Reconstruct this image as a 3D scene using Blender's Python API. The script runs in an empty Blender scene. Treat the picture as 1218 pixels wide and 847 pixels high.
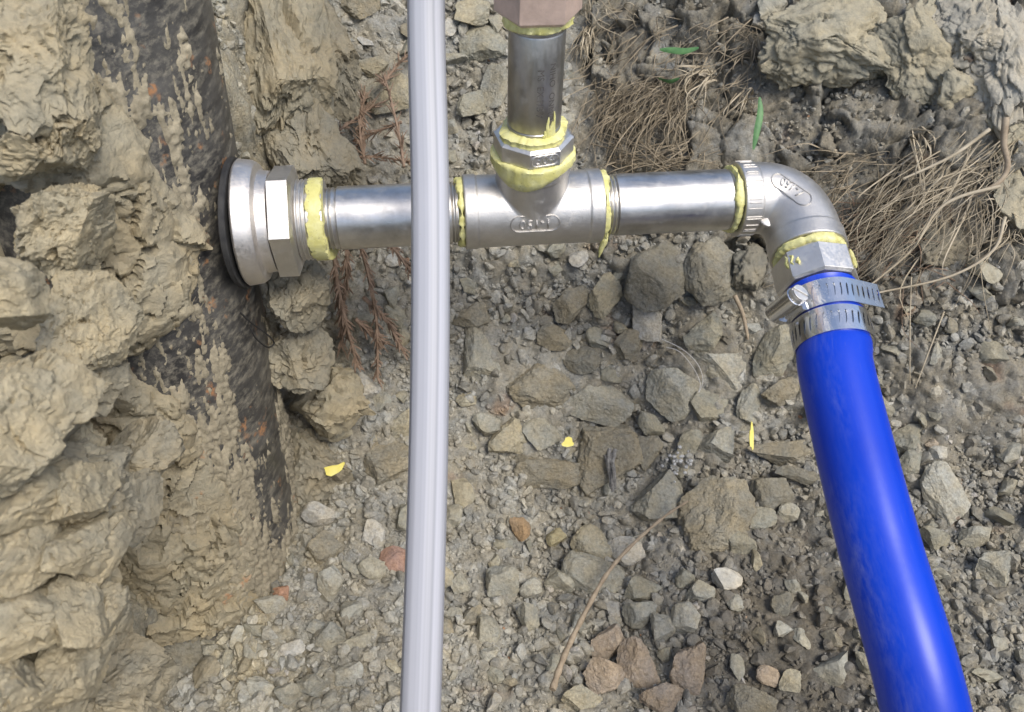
import bpy, bmesh, math, random
import numpy as np
from mathutils import Vector, Matrix

rng = np.random.default_rng(7)
random.seed(7)
SC = bpy.context.scene
COL = SC.collection

# ------------------------------------------------------------------ camera, sky, sun, exposure
FPX, W0, H0 = 1000.0, 1218.0, 847.0            # focal length in photo pixels
PITCH = math.radians(45.0)
CAM = np.array([0.0, 0.0, 0.2659])
FWD = np.array([0.0, math.cos(PITCH), -math.sin(PITCH)])
UPV = np.array([0.0, math.sin(PITCH), math.cos(PITCH)])
RGT = np.array([1.0, 0.0, 0.0])
cd = bpy.data.cameras.new("camera")
cam = bpy.data.objects.new("camera", cd)
COL.objects.link(cam)
cam.location = CAM
cam.rotation_euler = (math.pi / 2 - PITCH, 0, 0)
cd.sensor_width = 36.0
cd.lens = 36.0 * FPX / W0
cd.clip_start, cd.clip_end = 0.01, 500.0
cd.dof.use_dof = True
cd.dof.focus_distance = 0.47
cd.dof.aperture_fstop = 17.0
SC.camera = cam

SUN_DIR = np.array([0.45, -0.42, 0.95]); SUN_DIR /= np.linalg.norm(SUN_DIR)
world = bpy.data.worlds.new("World")
SC.world = world
world.use_nodes = True
wn = world.node_tree
bg = wn.nodes["Background"]
sky = wn.nodes.new("ShaderNodeTexSky")
sky.sky_type = 'NISHITA'
sky.sun_disc = False
sky.sun_elevation = math.asin(SUN_DIR[2])
sky.sun_rotation = math.atan2(SUN_DIR[0], SUN_DIR[1])
sky.dust_density = 2.4
sky.air_density = 1.0
sky.ozone_density = 0.6
wn.links.new(sky.outputs[0], bg.inputs[0])
bg.inputs[1].default_value = 0.15
sd = bpy.data.lights.new("sun", 'SUN')
sd.energy = 1.9
sd.angle = math.radians(26.0)
sd.color = (1.0, 0.965, 0.90)
sun = bpy.data.objects.new("sun", sd)
COL.objects.link(sun)
sun.location = (0.5, -0.5, 2)
sun.rotation_euler = Vector(SUN_DIR).to_track_quat('Z', 'Y').to_euler()
SC.view_settings.view_transform = 'Standard'
SC.view_settings.look = 'None'
SC.view_settings.gamma = 1.0
SC.view_settings.use_curve_mapping = False
SC.view_settings.exposure = 0.66
SC.cycles.use_denoising = True
SC.cycles.max_bounces = 6
SC.cycles.sample_clamp_indirect = 8.0

# ------------------------------------------------------------------ numeric helpers
def ray(px, py):
    return FWD + (px - W0 / 2) / FPX * RGT + (H0 / 2 - py) / FPX * UPV
def P(px, py, d):                               # a point seen at a pixel, at depth d metres
    return CAM + d * ray(px, py)
def unit(v):
    v = np.asarray(v, float); return v / np.linalg.norm(v)
def sstep(a, b, x):
    t = np.clip((x - a) / (b - a), 0, 1); return t * t * (3 - 2 * t)

_g = np.random.default_rng(3).normal(size=(512, 3)); _g /= np.linalg.norm(_g, axis=1)[:, None]
_r1 = np.random.default_rng(4).random((4096, 4))
def _hash(ix, iy, iz, seed):
    h = (ix * 374761393 + iy * 668265263 + iz * 2147483647 + seed * 974634777) & 0xffffffff
    h = ((h ^ (h >> 13)) * 1274126177) & 0xffffffff
    return h ^ (h >> 16)
def perlin(p, seed=0):
    i = np.floor(p).astype(np.int64); f = p - i
    u = f * f * f * (f * (f * 6 - 15) + 10)
    out = np.zeros(len(p))
    for dx in (0, 1):
        wx = u[:, 0] if dx else 1 - u[:, 0]
        for dy in (0, 1):
            wy = u[:, 1] if dy else 1 - u[:, 1]
            for dz in (0, 1):
                wz = u[:, 2] if dz else 1 - u[:, 2]
                g = _g[_hash(i[:, 0] + dx, i[:, 1] + dy, i[:, 2] + dz, seed) & 511]
                out += wx * wy * wz * (g[:, 0] * (f[:, 0] - dx) + g[:, 1] * (f[:, 1] - dy) + g[:, 2] * (f[:, 2] - dz))
    return out * 1.5
def fbm(p, oct=4, seed=0, gain=0.5):
    a, s, o = 1.0, 0.0, 0.0
    q = p
    for k in range(oct):
        o = o + a * perlin(q, seed + k * 17); s += a; a *= gain; q = q * 2.03 + 5.2
    return o / s
def worley(p, seed=0, dims=3):                  # F1, F2, random value of the nearest cell
    i = np.floor(p).astype(np.int64)
    f1 = np.full(len(p), 9.0); f2 = np.full(len(p), 9.0); cid = np.zeros(len(p))
    for dx in (-1, 0, 1):
        for dy in (-1, 0, 1):
            for dz in ((-1, 0, 1) if dims == 3 else (0,)):
                c = np.stack([i[:, 0] + dx, i[:, 1] + dy, i[:, 2] + dz], 1)
                r = _r1[_hash(c[:, 0], c[:, 1], c[:, 2], seed) & 4095]
                d = c + r[:, :3] - p
                if dims == 2: d = d[:, :2]
                d = np.sqrt((d * d).sum(1))
                m = d < f1
                f2 = np.where(m, f1, np.minimum(f2, d))
                cid = np.where(m, r[:, 3], cid); f1 = np.where(m, d, f1)
    return f1, f2, cid

def cells(p, seed=0):                           # like worley, with the offset from the cell's centre and its random tilt
    i = np.floor(p).astype(np.int64)
    f1 = np.full(len(p), 9.0); f2 = np.full(len(p), 9.0); cid = np.zeros(len(p)); rel = np.zeros_like(p); tilt = np.zeros_like(p)
    for dx in (-1, 0, 1):
        for dy in (-1, 0, 1):
            for dz in (-1, 0, 1):
                c = np.stack([i[:, 0] + dx, i[:, 1] + dy, i[:, 2] + dz], 1)
                h = _hash(c[:, 0], c[:, 1], c[:, 2], seed); r = _r1[h & 4095]
                v = p - c - r[:, :3]; d = np.sqrt((v * v).sum(1)); m = d < f1
                f2 = np.where(m, f1, np.minimum(f2, d)); f1 = np.where(m, d, f1); cid = np.where(m, r[:, 3], cid)
                rel[m] = v[m]; tilt[m] = _g[(h >> 5) & 511][m]
    return f1, f2, cid, (rel * tilt).sum(1)

# ------------------------------------------------------------------ mesh helpers
def mesh_np(name, V, F, smooth=True, sharp=None):
    V = np.ascontiguousarray(V, np.float32); F = np.asarray(F)
    me = bpy.data.meshes.new(name)
    k = F.shape[1]
    me.vertices.add(len(V)); me.vertices.foreach_set("co", V.ravel())
    me.loops.add(F.size); me.loops.foreach_set("vertex_index", F.ravel().astype(np.int32))
    me.polygons.add(len(F))
    me.polygons.foreach_set("loop_start", np.arange(0, F.size, k, dtype=np.int32))
    me.polygons.foreach_set("loop_total", np.full(len(F), k, np.int32))
    me.update(calc_edges=True)
    me.polygons.foreach_set("use_smooth", np.full(len(F), bool(smooth)))
    if sharp is not None: me.set_sharp_from_angle(angle=math.radians(sharp))
    return me
class MB:                                       # collects faces of mixed size
    def __init__(s): s.v, s.f = [], []
    def add(s, V, F):
        o = len(s.v); s.v += [tuple(map(float, x)) for x in V]; s.f += [tuple(int(i) + o for i in f) for f in F]
        return s
    def mesh(s, name, sharp=35):
        me = bpy.data.meshes.new(name); me.from_pydata(s.v, [], s.f); me.validate(); me.update()
        bm = bmesh.new(); bm.from_mesh(me); bmesh.ops.recalc_face_normals(bm, faces=bm.faces); bm.to_mesh(me); bm.free()
        if sharp is None: me.polygons.foreach_set("use_smooth", [False] * len(me.polygons))
        else:
            me.polygons.foreach_set("use_smooth", [True] * len(me.polygons)); me.set_sharp_from_angle(angle=math.radians(sharp))
        return me
def link(name, me, mat=None, parent=None, loc=None):
    o = bpy.data.objects.new(name, me); COL.objects.link(o)
    if mat is not None and me is not None and not me.materials: me.materials.append(mat)
    if parent is not None: o.parent = parent
    if loc is not None: o.location = loc
    return o
def tag(o, label, cat=None, group=None, kind=None):
    o["label"] = label
    if cat: o["category"] = cat
    if group: o["group"] = group
    if kind: o["kind"] = kind
    return o
def frame(axis, ref=(0, 0, 1)):
    a = unit(axis); r = np.asarray(ref, float)
    e1 = r - a * (r @ a)
    if np.linalg.norm(e1) < 1e-4: e1 = np.array([1.0, 0, 0]) - a * a[0]
    e1 = unit(e1); return a, e1, np.cross(a, e1)
def lathe(prof, o, axis, n=48, ref=(0, 0, 1), rfun=None, phase=0.0):
    """rings (s, r) along an axis, closed at both ends"""
    a, e1, e2 = frame(axis, ref); o = np.asarray(o, float)
    V, F = [], []
    for k, (s, r) in enumerate(prof):
        for j in range(n):
            t = 2 * math.pi * j / n + phase
            rr, ss = (r, s) if rfun is None else rfun(k, t, r, s)
            V.append(o + a * ss + (e1 * math.cos(t) + e2 * math.sin(t)) * rr)
    m = len(prof)
    for k in range(m - 1):
        for j in range(n):
            F.append((k * n + j, k * n + (j + 1) % n, (k + 1) * n + (j + 1) % n, (k + 1) * n + j))
    F.append(tuple(range(n - 1, -1, -1))); F.append(tuple((m - 1) * n + j for j in range(n)))
    return V, F
def sweep(pts, rad, n=8, ref=(0, 0, 1), prof=None, flat=None):
    """tube along points; prof(theta) scales the radius; flat squeezes the second axis"""
    pts = [np.asarray(p, float) for p in pts]; m = len(pts)
    if not hasattr(rad, '__len__'): rad = [rad] * m
    T = [unit(pts[min(i + 1, m - 1)] - pts[max(i - 1, 0)]) for i in range(m)]
    a, e1, e2 = frame(T[0], ref)
    V, F = [], []
    for i in range(m):
        e1 = unit(e1 - T[i] * (e1 @ T[i])); e2 = np.cross(T[i], e1)
        for j in range(n):
            t = 2 * math.pi * j / n; r = rad[i] * (prof(t) if prof else 1)
            V.append(pts[i] + e1 * math.cos(t) * r + e2 * math.sin(t) * r * (flat or 1))
    for i in range(m - 1):
        for j in range(n):
            F.append((i * n + j, i * n + (j + 1) % n, (i + 1) * n + (j + 1) % n, (i + 1) * n + j))
    F.append(tuple(range(n - 1, -1, -1))); F.append(tuple((m - 1) * n + j for j in range(n)))
    return V, F
def spline(pts, n):
    pts = [np.asarray(p, float) for p in pts]
    q = [2 * pts[0] - pts[1]] + pts + [2 * pts[-1] - pts[-2]]
    out = []
    for i in range(1, len(q) - 2):
        for k in range(n):
            t = k / n; p0, p1, p2, p3 = q[i - 1:i + 3]
            out.append(.5 * ((2 * p1) + (-p0 + p2) * t + (2 * p0 - 5 * p1 + 4 * p2 - p3) * t * t + (-p0 + 3 * p1 - 3 * p2 + p3) * t ** 3))
    out.append(pts[-1]); return out
def box(c, ex, ey, ez, hx, hy, hz):
    c = np.asarray(c); V = [c + ex * hx * sx + ey * hy * sy + ez * hz * sz for sx in (-1, 1) for sy in (-1, 1) for sz in (-1, 1)]
    return V, [(0, 1, 3, 2), (4, 6, 7, 5), (0, 4, 5, 1), (2, 3, 7, 6), (0, 2, 6, 4), (1, 5, 7, 3)]
_ico = {}
def ico(sub):
    if sub not in _ico:
        bm = bmesh.new(); bmesh.ops.create_icosphere(bm, subdivisions=sub, radius=1.0)
        bm.verts.ensure_lookup_table()
        _ico[sub] = (np.array([v.co[:] for v in bm.verts]), np.array([[v.index for v in f.verts] for f in bm.faces])); bm.free()
    return _ico[sub]

# ------------------------------------------------------------------ materials
class NT:
    def __init__(s, name):
        s.m = bpy.data.materials.new(name); s.m.use_nodes = True; s.t = s.m.node_tree
        s.b = s.t.nodes["Principled BSDF"]
        s.tc = s.t.nodes.new("ShaderNodeTexCoord")
    def n(s, k, **kw):
        x = s.t.nodes.new(k)
        for a, b in kw.items(): setattr(x, a, b)
        return x
    def l(s, a, b): s.t.links.new(a, b)
    def noise(s, scale, detail=4, rough=.55, stretch=None, dist=0.0, co='Object', src=None):
        x = s.n("ShaderNodeTexNoise"); x.inputs['Scale'].default_value = scale
        x.inputs['Detail'].default_value = detail; x.inputs['Roughness'].default_value = rough; x.inputs['Distortion'].default_value = dist
        s._co(x, stretch, co, src); return x.outputs['Fac']
    def voro(s, scale, feat='F1', stretch=None, co='Object', out='Distance', src=None):
        x = s.n("ShaderNodeTexVoronoi", feature=feat); x.inputs['Scale'].default_value = scale
        s._co(x, stretch, co, src); return x.outputs[out]
    def _co(s, x, stretch, co, src):
        c = src if src is not None else s.tc.outputs[co]
        if stretch is not None:
            m = s.n("ShaderNodeMapping"); m.inputs['Scale'].default_value = stretch; s.l(c, m.inputs['Vector']); c = m.outputs[0]
        s.l(c, x.inputs['Vector'])
    def ramp(s, fac, stops):
        x = s.n("ShaderNodeValToRGB"); e = x.color_ramp.elements
        while len(e) < len(stops): e.new(.5)
        for k, (p, c) in enumerate(stops):
            e[k].position = p; e[k].color = (*c, 1) if hasattr(c, '__len__') else (c, c, c, 1)
        s.l(fac, x.inputs[0]); return x.outputs[0]
    def mix(s, fac, a, b, blend='MIX'):
        x = s.n("ShaderNodeMix", data_type='RGBA', blend_type=blend)
        for val, i in ((fac, 0), (a, 6), (b, 7)):
            if hasattr(val, 'links'): s.l(val, x.inputs[i])
            elif i == 0: x.inputs[0].default_value = val
            else: x.inputs[i].default_value = (*val, 1) if len(val) == 3 else val
        return x.outputs[2]
    def math(s, op, a, b=None):
        x = s.n("ShaderNodeMath", operation=op)
        for i, val in ((0, a), (1, b)):
            if val is None: continue
            if hasattr(val, 'links'): s.l(val, x.inputs[i])
            else: x.inputs[i].default_value = val
        return x.outputs[0]
    def bump(s, h, strength, dist, prev=None):
        x = s.n("ShaderNodeBump"); x.inputs['Strength'].default_value = strength; x.inputs['Distance'].default_value = dist
        s.l(h, x.inputs['Height'])
        if prev is not None: s.l(prev, x.inputs['Normal'])
        return x.outputs[0]
    def set(s, **kw):
        for k, v in kw.items():
            i = s.b.inputs[k.replace('_', ' ')]
            if hasattr(v, 'links'): s.l(v, i)
            else: i.default_value = (*v, 1) if hasattr(v, '__len__') and len(v) == 3 else v
        return s.m

def earth_mat(name, tint_src, grain=1.0, bumpk=1.0):
    """dusty broken stone / clay; tint_src: 'object' takes the object's own colour, 'attr' a per-piece colour"""
    t = NT(name)
    if tint_src == 'object':
        base = t.n("ShaderNodeObjectInfo").outputs['Color']
    else:
        a = t.n("ShaderNodeAttribute"); a.attribute_name = "tint"; base = a.outputs['Color']
    oi = t.n("ShaderNodeObjectInfo").outputs['Random'] if tint_src == 'object' else None
    src = t.tc.outputs['Object']
    if oi is not None:
        v = t.n("ShaderNodeVectorMath", operation='ADD'); t.l(src, v.inputs[0])
        cx = t.n("ShaderNodeCombineXYZ"); t.l(oi, cx.inputs[0]); t.l(oi, cx.inputs[2]); t.l(cx.outputs[0], v.inputs[1]); src = v.outputs[0]
    big = t.ramp(t.noise(38, 5, .6, src=src), [(.3, .80), (.7, 1.18)])
    fine = t.ramp(t.noise(520 * grain, 4, .7, src=src), [(.28, .66), (.5, .98), (.75, 1.28)])
    warm = t.ramp(t.noise(70, 4, .65, src=src), [(.35, (.93, .97, 1.05)), (.62, (1.05, 1.0, .92))])
    c = t.mix(1.0, base, big, 'MULTIPLY'); c = t.mix(1.0, c, fine, 'MULTIPLY'); c = t.mix(1.0, c, warm, 'MULTIPLY')
    light = t.ramp(t.voro(430 * grain, src=src), [(.0, 1), (.10, 1), (.16, 0)])
    lm = t.ramp(t.noise(900, 1, .5, src=src), [(.60, 0), (.64, 1)])
    c = t.mix(t.math('MULTIPLY', t.math('MULTIPLY', light, lm), .55), c, (.42, .40, .36))
    b1 = t.bump(t.noise(150, 6, .65, src=src), .55 * bumpk, .004)
    b2 = t.bump(t.noise(850 * grain, 4, .7, src=src), .55 * bumpk, .0012, b1)
    return t.set(Base_Color=c, Roughness=.93, Specular_IOR_Level=.18, Normal=b2)
M = {}
M['stone'] = earth_mat('dusty_stone', 'object')
M['gravel'] = earth_mat('gravel_dust', 'attr')
M['soil'] = earth_mat('pit_soil', 'attr', 1.2, 1.25)

def clay_mat():
    t = NT('dry_clay')
    base = t.n("ShaderNodeObjectInfo").outputs['Color']
    big = t.ramp(t.noise(28, 5, .6), [(.3, .84), (.7, 1.15)])
    fine = t.ramp(t.noise(360, 5, .7), [(.28, .80), (.5, 1.0), (.75, 1.14)])
    warm = t.ramp(t.noise(45, 4, .6), [(.35, (.95, .98, 1.04)), (.65, (1.05, 1.0, .93))])
    c = t.mix(1.0, base, big, 'MULTIPLY'); c = t.mix(1.0, c, fine, 'MULTIPLY'); c = t.mix(1.0, c, warm, 'MULTIPLY')
    n1 = t.bump(t.noise(95, 7, .62, dist=.6), .55, .006)
    n2 = t.bump(t.noise(600, 4, .65), .40, .0012, n1)
    return t.set(Base_Color=c, Roughness=.95, Specular_IOR_Level=.12, Normal=n2)
M['clay'] = clay_mat()

def steel_mat(name, base, rough, grain, bumpk, stretch=None, stain=.35, bevel=0.0, metal=1.0):
    t = NT(name)
    n = t.noise(grain, 5, .65, stretch)
    st = t.ramp(t.noise(60, 5, .65), [(.30, 1.0 - stain), (.62, 1.0)])
    c = t.mix(1.0, base, st, 'MULTIPLY')
    r = t.ramp(n, [(.25, rough * .75), (.75, min(1, rough * 1.35))])
    smear = t.ramp(t.noise(140, 4, .7), [(.55, 0.0), (.75, .22)])
    r = t.math('ADD', r, smear)
    bp = t.n("ShaderNodeBump"); bp.inputs['Strength'].default_value = bumpk; bp.inputs['Distance'].default_value = .0004
    t.l(n, bp.inputs['Height'])
    if bevel:
        bv = t.n("ShaderNodeBevel", samples=6); bv.inputs['Radius'].default_value = bevel; t.l(bv.outputs[0], bp.inputs['Normal'])
    return t.set(Base_Color=c, Metallic=metal, Roughness=r, Normal=bp.outputs[0])
M['pipe'] = steel_mat('rolled_stainless', (.64, .62, .585), .36, 420, .10, (.18, 1, 1), .35)
M['cast'] = steel_mat('cast_stainless', (.64, .615, .575), .45, 1500, .30, None, .22, .0016)
M['bright'] = steel_mat('machined_stainless', (.74, .715, .67), .42, 700, .06, None, .22, .0004)
M['nipple'] = steel_mat('dull_drawn_stainless', (.46, .445, .42), .40, 420, .10, (1, 1, .18), .35)
M['flange'] = steel_mat('matt_turned_stainless', (.74, .70, .65), .46, 900, .08, None, .15, .0008)
M['band'] = steel_mat('clamp_band_steel', (.70, .71, .73), .18, 500, .05, None, .15)
M['brass'] = steel_mat('weathered_brass', (.60, .455, .375), .5, 500, .35, None, .3, .0006, .35)

def sealant_mat():
    t = NT('yellow_sealant')
    c = t.mix(t.ramp(t.noise(160, 4, .6), [(.4, 0), (.7, 1)]), (.56, .525, .19), (.64, .615, .31))
    c = t.mix(t.ramp(t.noise(420, 4, .7), [(.60, 0), (.72, .7)]), c, (.33, .29, .15))
    c = t.mix(t.ramp(t.noise(900, 2, .6), [(.70, 0), (.74, .9)]), c, (.12, .10, .06))
    return t.set(Base_Color=c, Roughness=.42, Specular_IOR_Level=.45, Normal=t.bump(t.noise(300, 4, .6), .4, .001))
M['sealant'] = sealant_mat()
def blue_mat():
    t = NT('blue_hose_plastic')
    a = t.n("ShaderNodeAttribute"); a.attribute_name = "dust"
    al = t.n("ShaderNodeAttribute"); al.attribute_name = "along"
    d = t.math('MULTIPLY', a.outputs['Fac'], t.ramp(t.noise(420, 6, .75, (.30, 1, 1), src=al.outputs['Vector']), [(.40, 0), (.80, 1)]))
    patch = t.ramp(t.noise(60, 4, .6, (.25, 1, 1), src=al.outputs['Vector']), [(.40, .15), (.66, 1)])
    d = t.math('MULTIPLY', d, patch)
    d2 = t.math('MULTIPLY', t.ramp(t.noise(1300, 3, .6, (.06, 1, 1), src=al.outputs['Vector']), [(.64, 0), (.72, .35)]), patch)
    d = t.math('MAXIMUM', d, d2)
    c = t.mix(t.ramp(t.noise(14, 3, .5), [(.3, 0), (.7, 1)]), (.001, .034, .42), (.002, .046, .50))
    c = t.mix(t.math('MULTIPLY', d, .38), c, (.33, .35, .46))
    r = t.math('ADD', t.math('MULTIPLY', d, .4), .33)
    return t.set(Base_Color=c, Roughness=r, Specular_IOR_Level=.36, Normal=t.bump(t.noise(220, 4, .6), .05, .0008))
M['blue'] = blue_mat()
def clear_mat():
    t = NT('milky_clear_vinyl')
    a = t.n("ShaderNodeAttribute"); a.attribute_name = "streak"
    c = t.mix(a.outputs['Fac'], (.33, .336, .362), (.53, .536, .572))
    c = t.mix(t.ramp(t.noise(500, 2, .5), [(.74, 0), (.78, .4)]), c, (.45, .44, .42))
    return t.set(Base_Color=c, Roughness=.42, IOR=1.40, Transmission_Weight=.22, Specular_IOR_Level=.45)
M['clear'] = clear_mat()
def main_mat():
    t = NT('black_coated_pipe')
    c = t.mix(t.ramp(t.noise(60, 6, .7, (1, .35, 1)), [(.40, 0), (.72, 1)]), (.028, .027, .026), (.100, .096, .088))
    dust = t.ramp(t.noise(240, 6, .75, (1, .3, 1)), [(.47, 0), (.66, .80)])
    c = t.mix(dust, c, (.22, .20, .155))
    rust = t.math('MULTIPLY', t.ramp(t.noise(55, 3, .6), [(.60, 0), (.66, 1)]), t.ramp(t.noise(330, 4, .7), [(.42, 0), (.55, 1)]))
    c = t.mix(rust, c, (.30, .155, .075))
    r = t.math('ADD', t.math('MULTIPLY', dust, .4), .36)
    return t.set(Base_Color=c, Roughness=r, Normal=t.bump(t.noise(260, 6, .7, (1, .4, .4)), .28, .0012))
M['main'] = main_mat()
def crust_mat():
    t = NT('smeared_clay')
    c = t.mix(t.ramp(t.noise(70, 5, .65), [(.35, 0), (.65, 1)]), (.235, .208, .150), (.34, .30, .215))
    c = t.mix(1.0, c, t.ramp(t.noise(420, 4, .7), [(.3, .75), (.7, 1.15)]), 'MULTIPLY')
    c = t.mix(t.math('MULTIPLY', t.ramp(t.noise(48, 3, .6), [(.64, 0), (.70, 1)]), t.ramp(t.noise(240, 3, .7), [(.45, 0), (.55, .8)])), c, (.36, .21, .115))
    return t.set(Base_Color=c, Roughness=.95, Specular_IOR_Level=.12, Normal=t.bump(t.noise(330, 6, .7), .6, .0018))
M['crust'] = crust_mat()
def simple(name, c1, c2, scale, rough, bumpk=.2, spec=.3, stretch=None):
    t = NT(name)
    c = t.mix(t.ramp(t.noise(scale, 4, .6, stretch), [(.3, 0), (.7, 1)]), c1, c2)
    sh = t.n('ShaderNodeAttribute'); sh.attribute_name = 'shade'
    c = t.mix(sh.outputs['Fac'], c, tuple(x * .38 for x in c1))
    return t.set(Base_Color=c, Roughness=rough, Specular_IOR_Level=spec, Normal=t.bump(t.noise(scale * 3, 4, .6), bumpk, .001))
M['rubber'] = simple('black_rubber', (.018, .018, .019), (.045, .044, .042), 120, .55)
M['straw'] = simple('dry_straw', (.33, .275, .185), (.52, .45, .33), 90, .75)
M['grey_straw'] = simple('grey_root_hair', (.22, .18, .12), (.36, .30, .21), 90, .85)
M['root'] = simple('brown_root', (.17, .115, .075), (.33, .235, .165), 150, .85)
M['green'] = simple('green_blade', (.05, .14, .05), (.12, .24, .09), 150, .5)
M['twig'] = simple('dry_twig', (.22, .17, .115), (.38, .31, .22), 200, .85)
M['wood'] = simple('grey_weathered_wood', (.11, .105, .095), (.28, .27, .25), 300, .9, .8, .2)
M['hair'] = simple('pale_thread', (.42, .40, .36), (.55, .53, .48), 90, .7)
M['print'] = simple('faded_ink', (.05, .045, .04), (.11, .10, .09), 90, .6)
M['yellow'] = simple('yellow_flake', (.72, .62, .12), (.80, .72, .24), 150, .6)

# ------------------------------------------------------------------ the ground: one sheet, pit floor, banks, out to the horizon
MAIN_R = 0.075                                  # upright well casing, leaning a little away
MAIN_O = np.array([-0.2204, 0.372, 0.000])
MAIN_A = unit([0.0, 0.24, 0.97])
def H(x, y):
    fl = -0.238 + 0.008 * np.sin(x * 21 + 1.0) * np.sin(y * 17)
    y0 = 0.352 + 0.014 * np.sin(x * 14 + .6) - 0.014 * sstep(.1, .3, x)
    slope = 0.98 + 0.20 * sstep(.05, .15, x)
    b = y - y0; fl = fl + np.minimum(slope * (np.sqrt(b * b + .0025) + b) * .5, .42)
    fl = fl + 0.30 * np.clip(x - 0.19, 0, .5)
    fl = fl + .022 * np.exp(-((x - .105) / .075) ** 2 - ((y - .50) / .05) ** 2) + .012 * np.exp(-((x - .20) / .05) ** 2 - ((y - .49) / .035) ** 2)
    xe = -0.212 + 0.085 * sstep(.32, .44, y)
    t = sstep(0.0, 0.035, xe - x)
    left = 0.02 + 0.7 * np.clip(xe - .03 - x, 0, .2) + .06 * sstep(.35, .5, y)
    z = fl * (1 - t) + np.maximum(fl, left) * t
    far = np.maximum(np.maximum(sstep(.0, -.45, y), sstep(.44, .75, np.abs(x))), sstep(.80, 1.0, y))
    return z * (1 - far) + 0.17 * far
def gspace(a, b, step, lo, hi):
    core = np.arange(a, b + 1e-9, step); out, p, s = [], b, step
    while p < hi: s *= 1.35; p += s; out.append(p)
    inn, p, s = [], a, step
    while p > lo: s *= 1.35; p -= s; inn.append(p)
    return np.array(inn[::-1] + list(core) + out)
def detail(x, y, z):
    p = np.stack([x, y, z], 1)
    near = sstep(1.3, .7, np.hypot(x, y - .3))
    d = .012 * fbm(p * 18, 3, 5) + .0045 * fbm(p * 70, 3, 9)
    rough = sstep(-.25, .25, fbm(p * 14, 2, 31))
    f1, f2, c = worley(p * 95, 41); d += (.0045 * np.sqrt(np.clip(.42 - f1 * f1, 0, 1)) + .0030 * (c - .5)) * (.35 + .65 * rough)
    f1, f2, c = worley(p * 230, 43); d += (.0020 * np.sqrt(np.clip(.42 - f1 * f1, 0, 1)) + .0016 * (c - .5)) * (.5 + .5 * rough)
    bk = sstep(.03, .07, x) * sstep(-.13, -.09, z) * sstep(.75, .6, y)
    wv = np.stack([fbm(p * 30 + k * 7, 2, 320 + k) for k in (1, 2)] + [0 * x], 1)
    f1, f2, c, tl = cells(p * 32 + .9 * wv, 331); e = .013 * tl + .012 * (c - .5) - .007 * np.exp(-(f2 - f1) / .03)
    f1, f2, c, tl = cells(p * 95 + 1.2 * wv, 333); e += .0022 * tl + .0016 * (c - .5) - .002 * np.exp(-(f2 - f1) / .05)
    e += .0022 * fbm(p * 240, 3, 341) + .0020 * fbm(p * 90, 2, 343)
    d = d * (1 - .55 * bk) + e * bk
    return d * near
gx = gspace(-.26, .42, .0014, -60, 60); gy = gspace(.14, .70, .00115, -60, 60)
XX, YY = np.meshgrid(gx, gy); xs, ys = XX.ravel(), YY.ravel()
zs = H(xs, ys); eps = .002
nrm = np.stack([-(H(xs + eps, ys) - zs) / eps, -(H(xs, ys + eps) - zs) / eps, np.ones_like(zs)], 1)
nrm /= np.linalg.norm(nrm, axis=1)[:, None]
disp = detail(xs, ys, zs)
GV = np.stack([xs, ys, zs], 1) + nrm * disp[:, None]
nx, ny = len(gx), len(gy)
ii = np.arange(nx * ny).reshape(ny, nx)
GF = np.stack([ii[:-1, :-1].ravel(), ii[:-1, 1:].ravel(), ii[1:, 1:].ravel(), ii[1:, :-1].ravel()], 1)
ground_me = mesh_np("ground", GV, GF, True)
def soil_tint(p):
    """soil colours: grey rubble dust, tan clay to the left, brown earth towards the right, dark soil with painted shade by the blue hose"""
    base = np.tile(np.array([.288, .275, .230]), (len(p), 1))
    tan = np.array([.325, .298, .222]); brown = np.array([.205, .189, .150]); grey = np.array([.300, .289, .246]); rust = np.array([.29, .185, .115])
    n = fbm(p * 11, 3, 61); m = fbm(p * 26, 3, 67)
    wt = np.clip(sstep(-.05, -.19, p[:, 0] + .03 * n) + .5 * sstep(.12, .4, m), 0, 1)[:, None]
    wb = (sstep(.02, .20, p[:, 0] + .10 * n) * .62)[:, None]
    wm = np.exp(-((p[:, 0] - .115) / .10) ** 2 - ((p[:, 1] - .505) / .06) ** 2)[:, None] * .9
    wb = np.maximum(np.maximum(wb, wm), (sstep(.03, .08, p[:, 0]) * sstep(-.14, -.09, p[:, 2]))[:, None] * .8)
    wd = np.minimum(1, 1.5 * np.exp(-((p[:, 0] - .172 + .12 * (p[:, 1] - .2)) / .050) ** 2 - ((p[:, 1] - .235) / .085) ** 2))[:, None] * .85  # darker soil left of the blue hose, with the hose's shade painted in
    wg = (sstep(.02, .30, fbm(p * 19, 2, 71)) * .7)[:, None]
    wr = (sstep(.33, .52, fbm(p * 24, 3, 83)) * .55)[:, None]
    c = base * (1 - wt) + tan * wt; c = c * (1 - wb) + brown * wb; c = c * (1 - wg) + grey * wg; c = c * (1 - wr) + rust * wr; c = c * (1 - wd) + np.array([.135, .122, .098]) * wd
    return c
def put_attr(me, name, rgb):
    a = me.attributes.new(name, 'FLOAT_COLOR', 'POINT')
    a.data.foreach_set("color", np.concatenate([rgb, np.ones((len(rgb), 1))], 1).astype(np.float32).ravel())
def put_float(me, name, val):
    a = me.attributes.new(name, 'FLOAT', 'POINT'); a.data.foreach_set("value", np.asarray(val, np.float32))
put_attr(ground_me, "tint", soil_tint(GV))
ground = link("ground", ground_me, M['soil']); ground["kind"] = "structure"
tag(ground, "grey brown crumbly soil of the dug pit with sloping banks", "ground")

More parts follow.
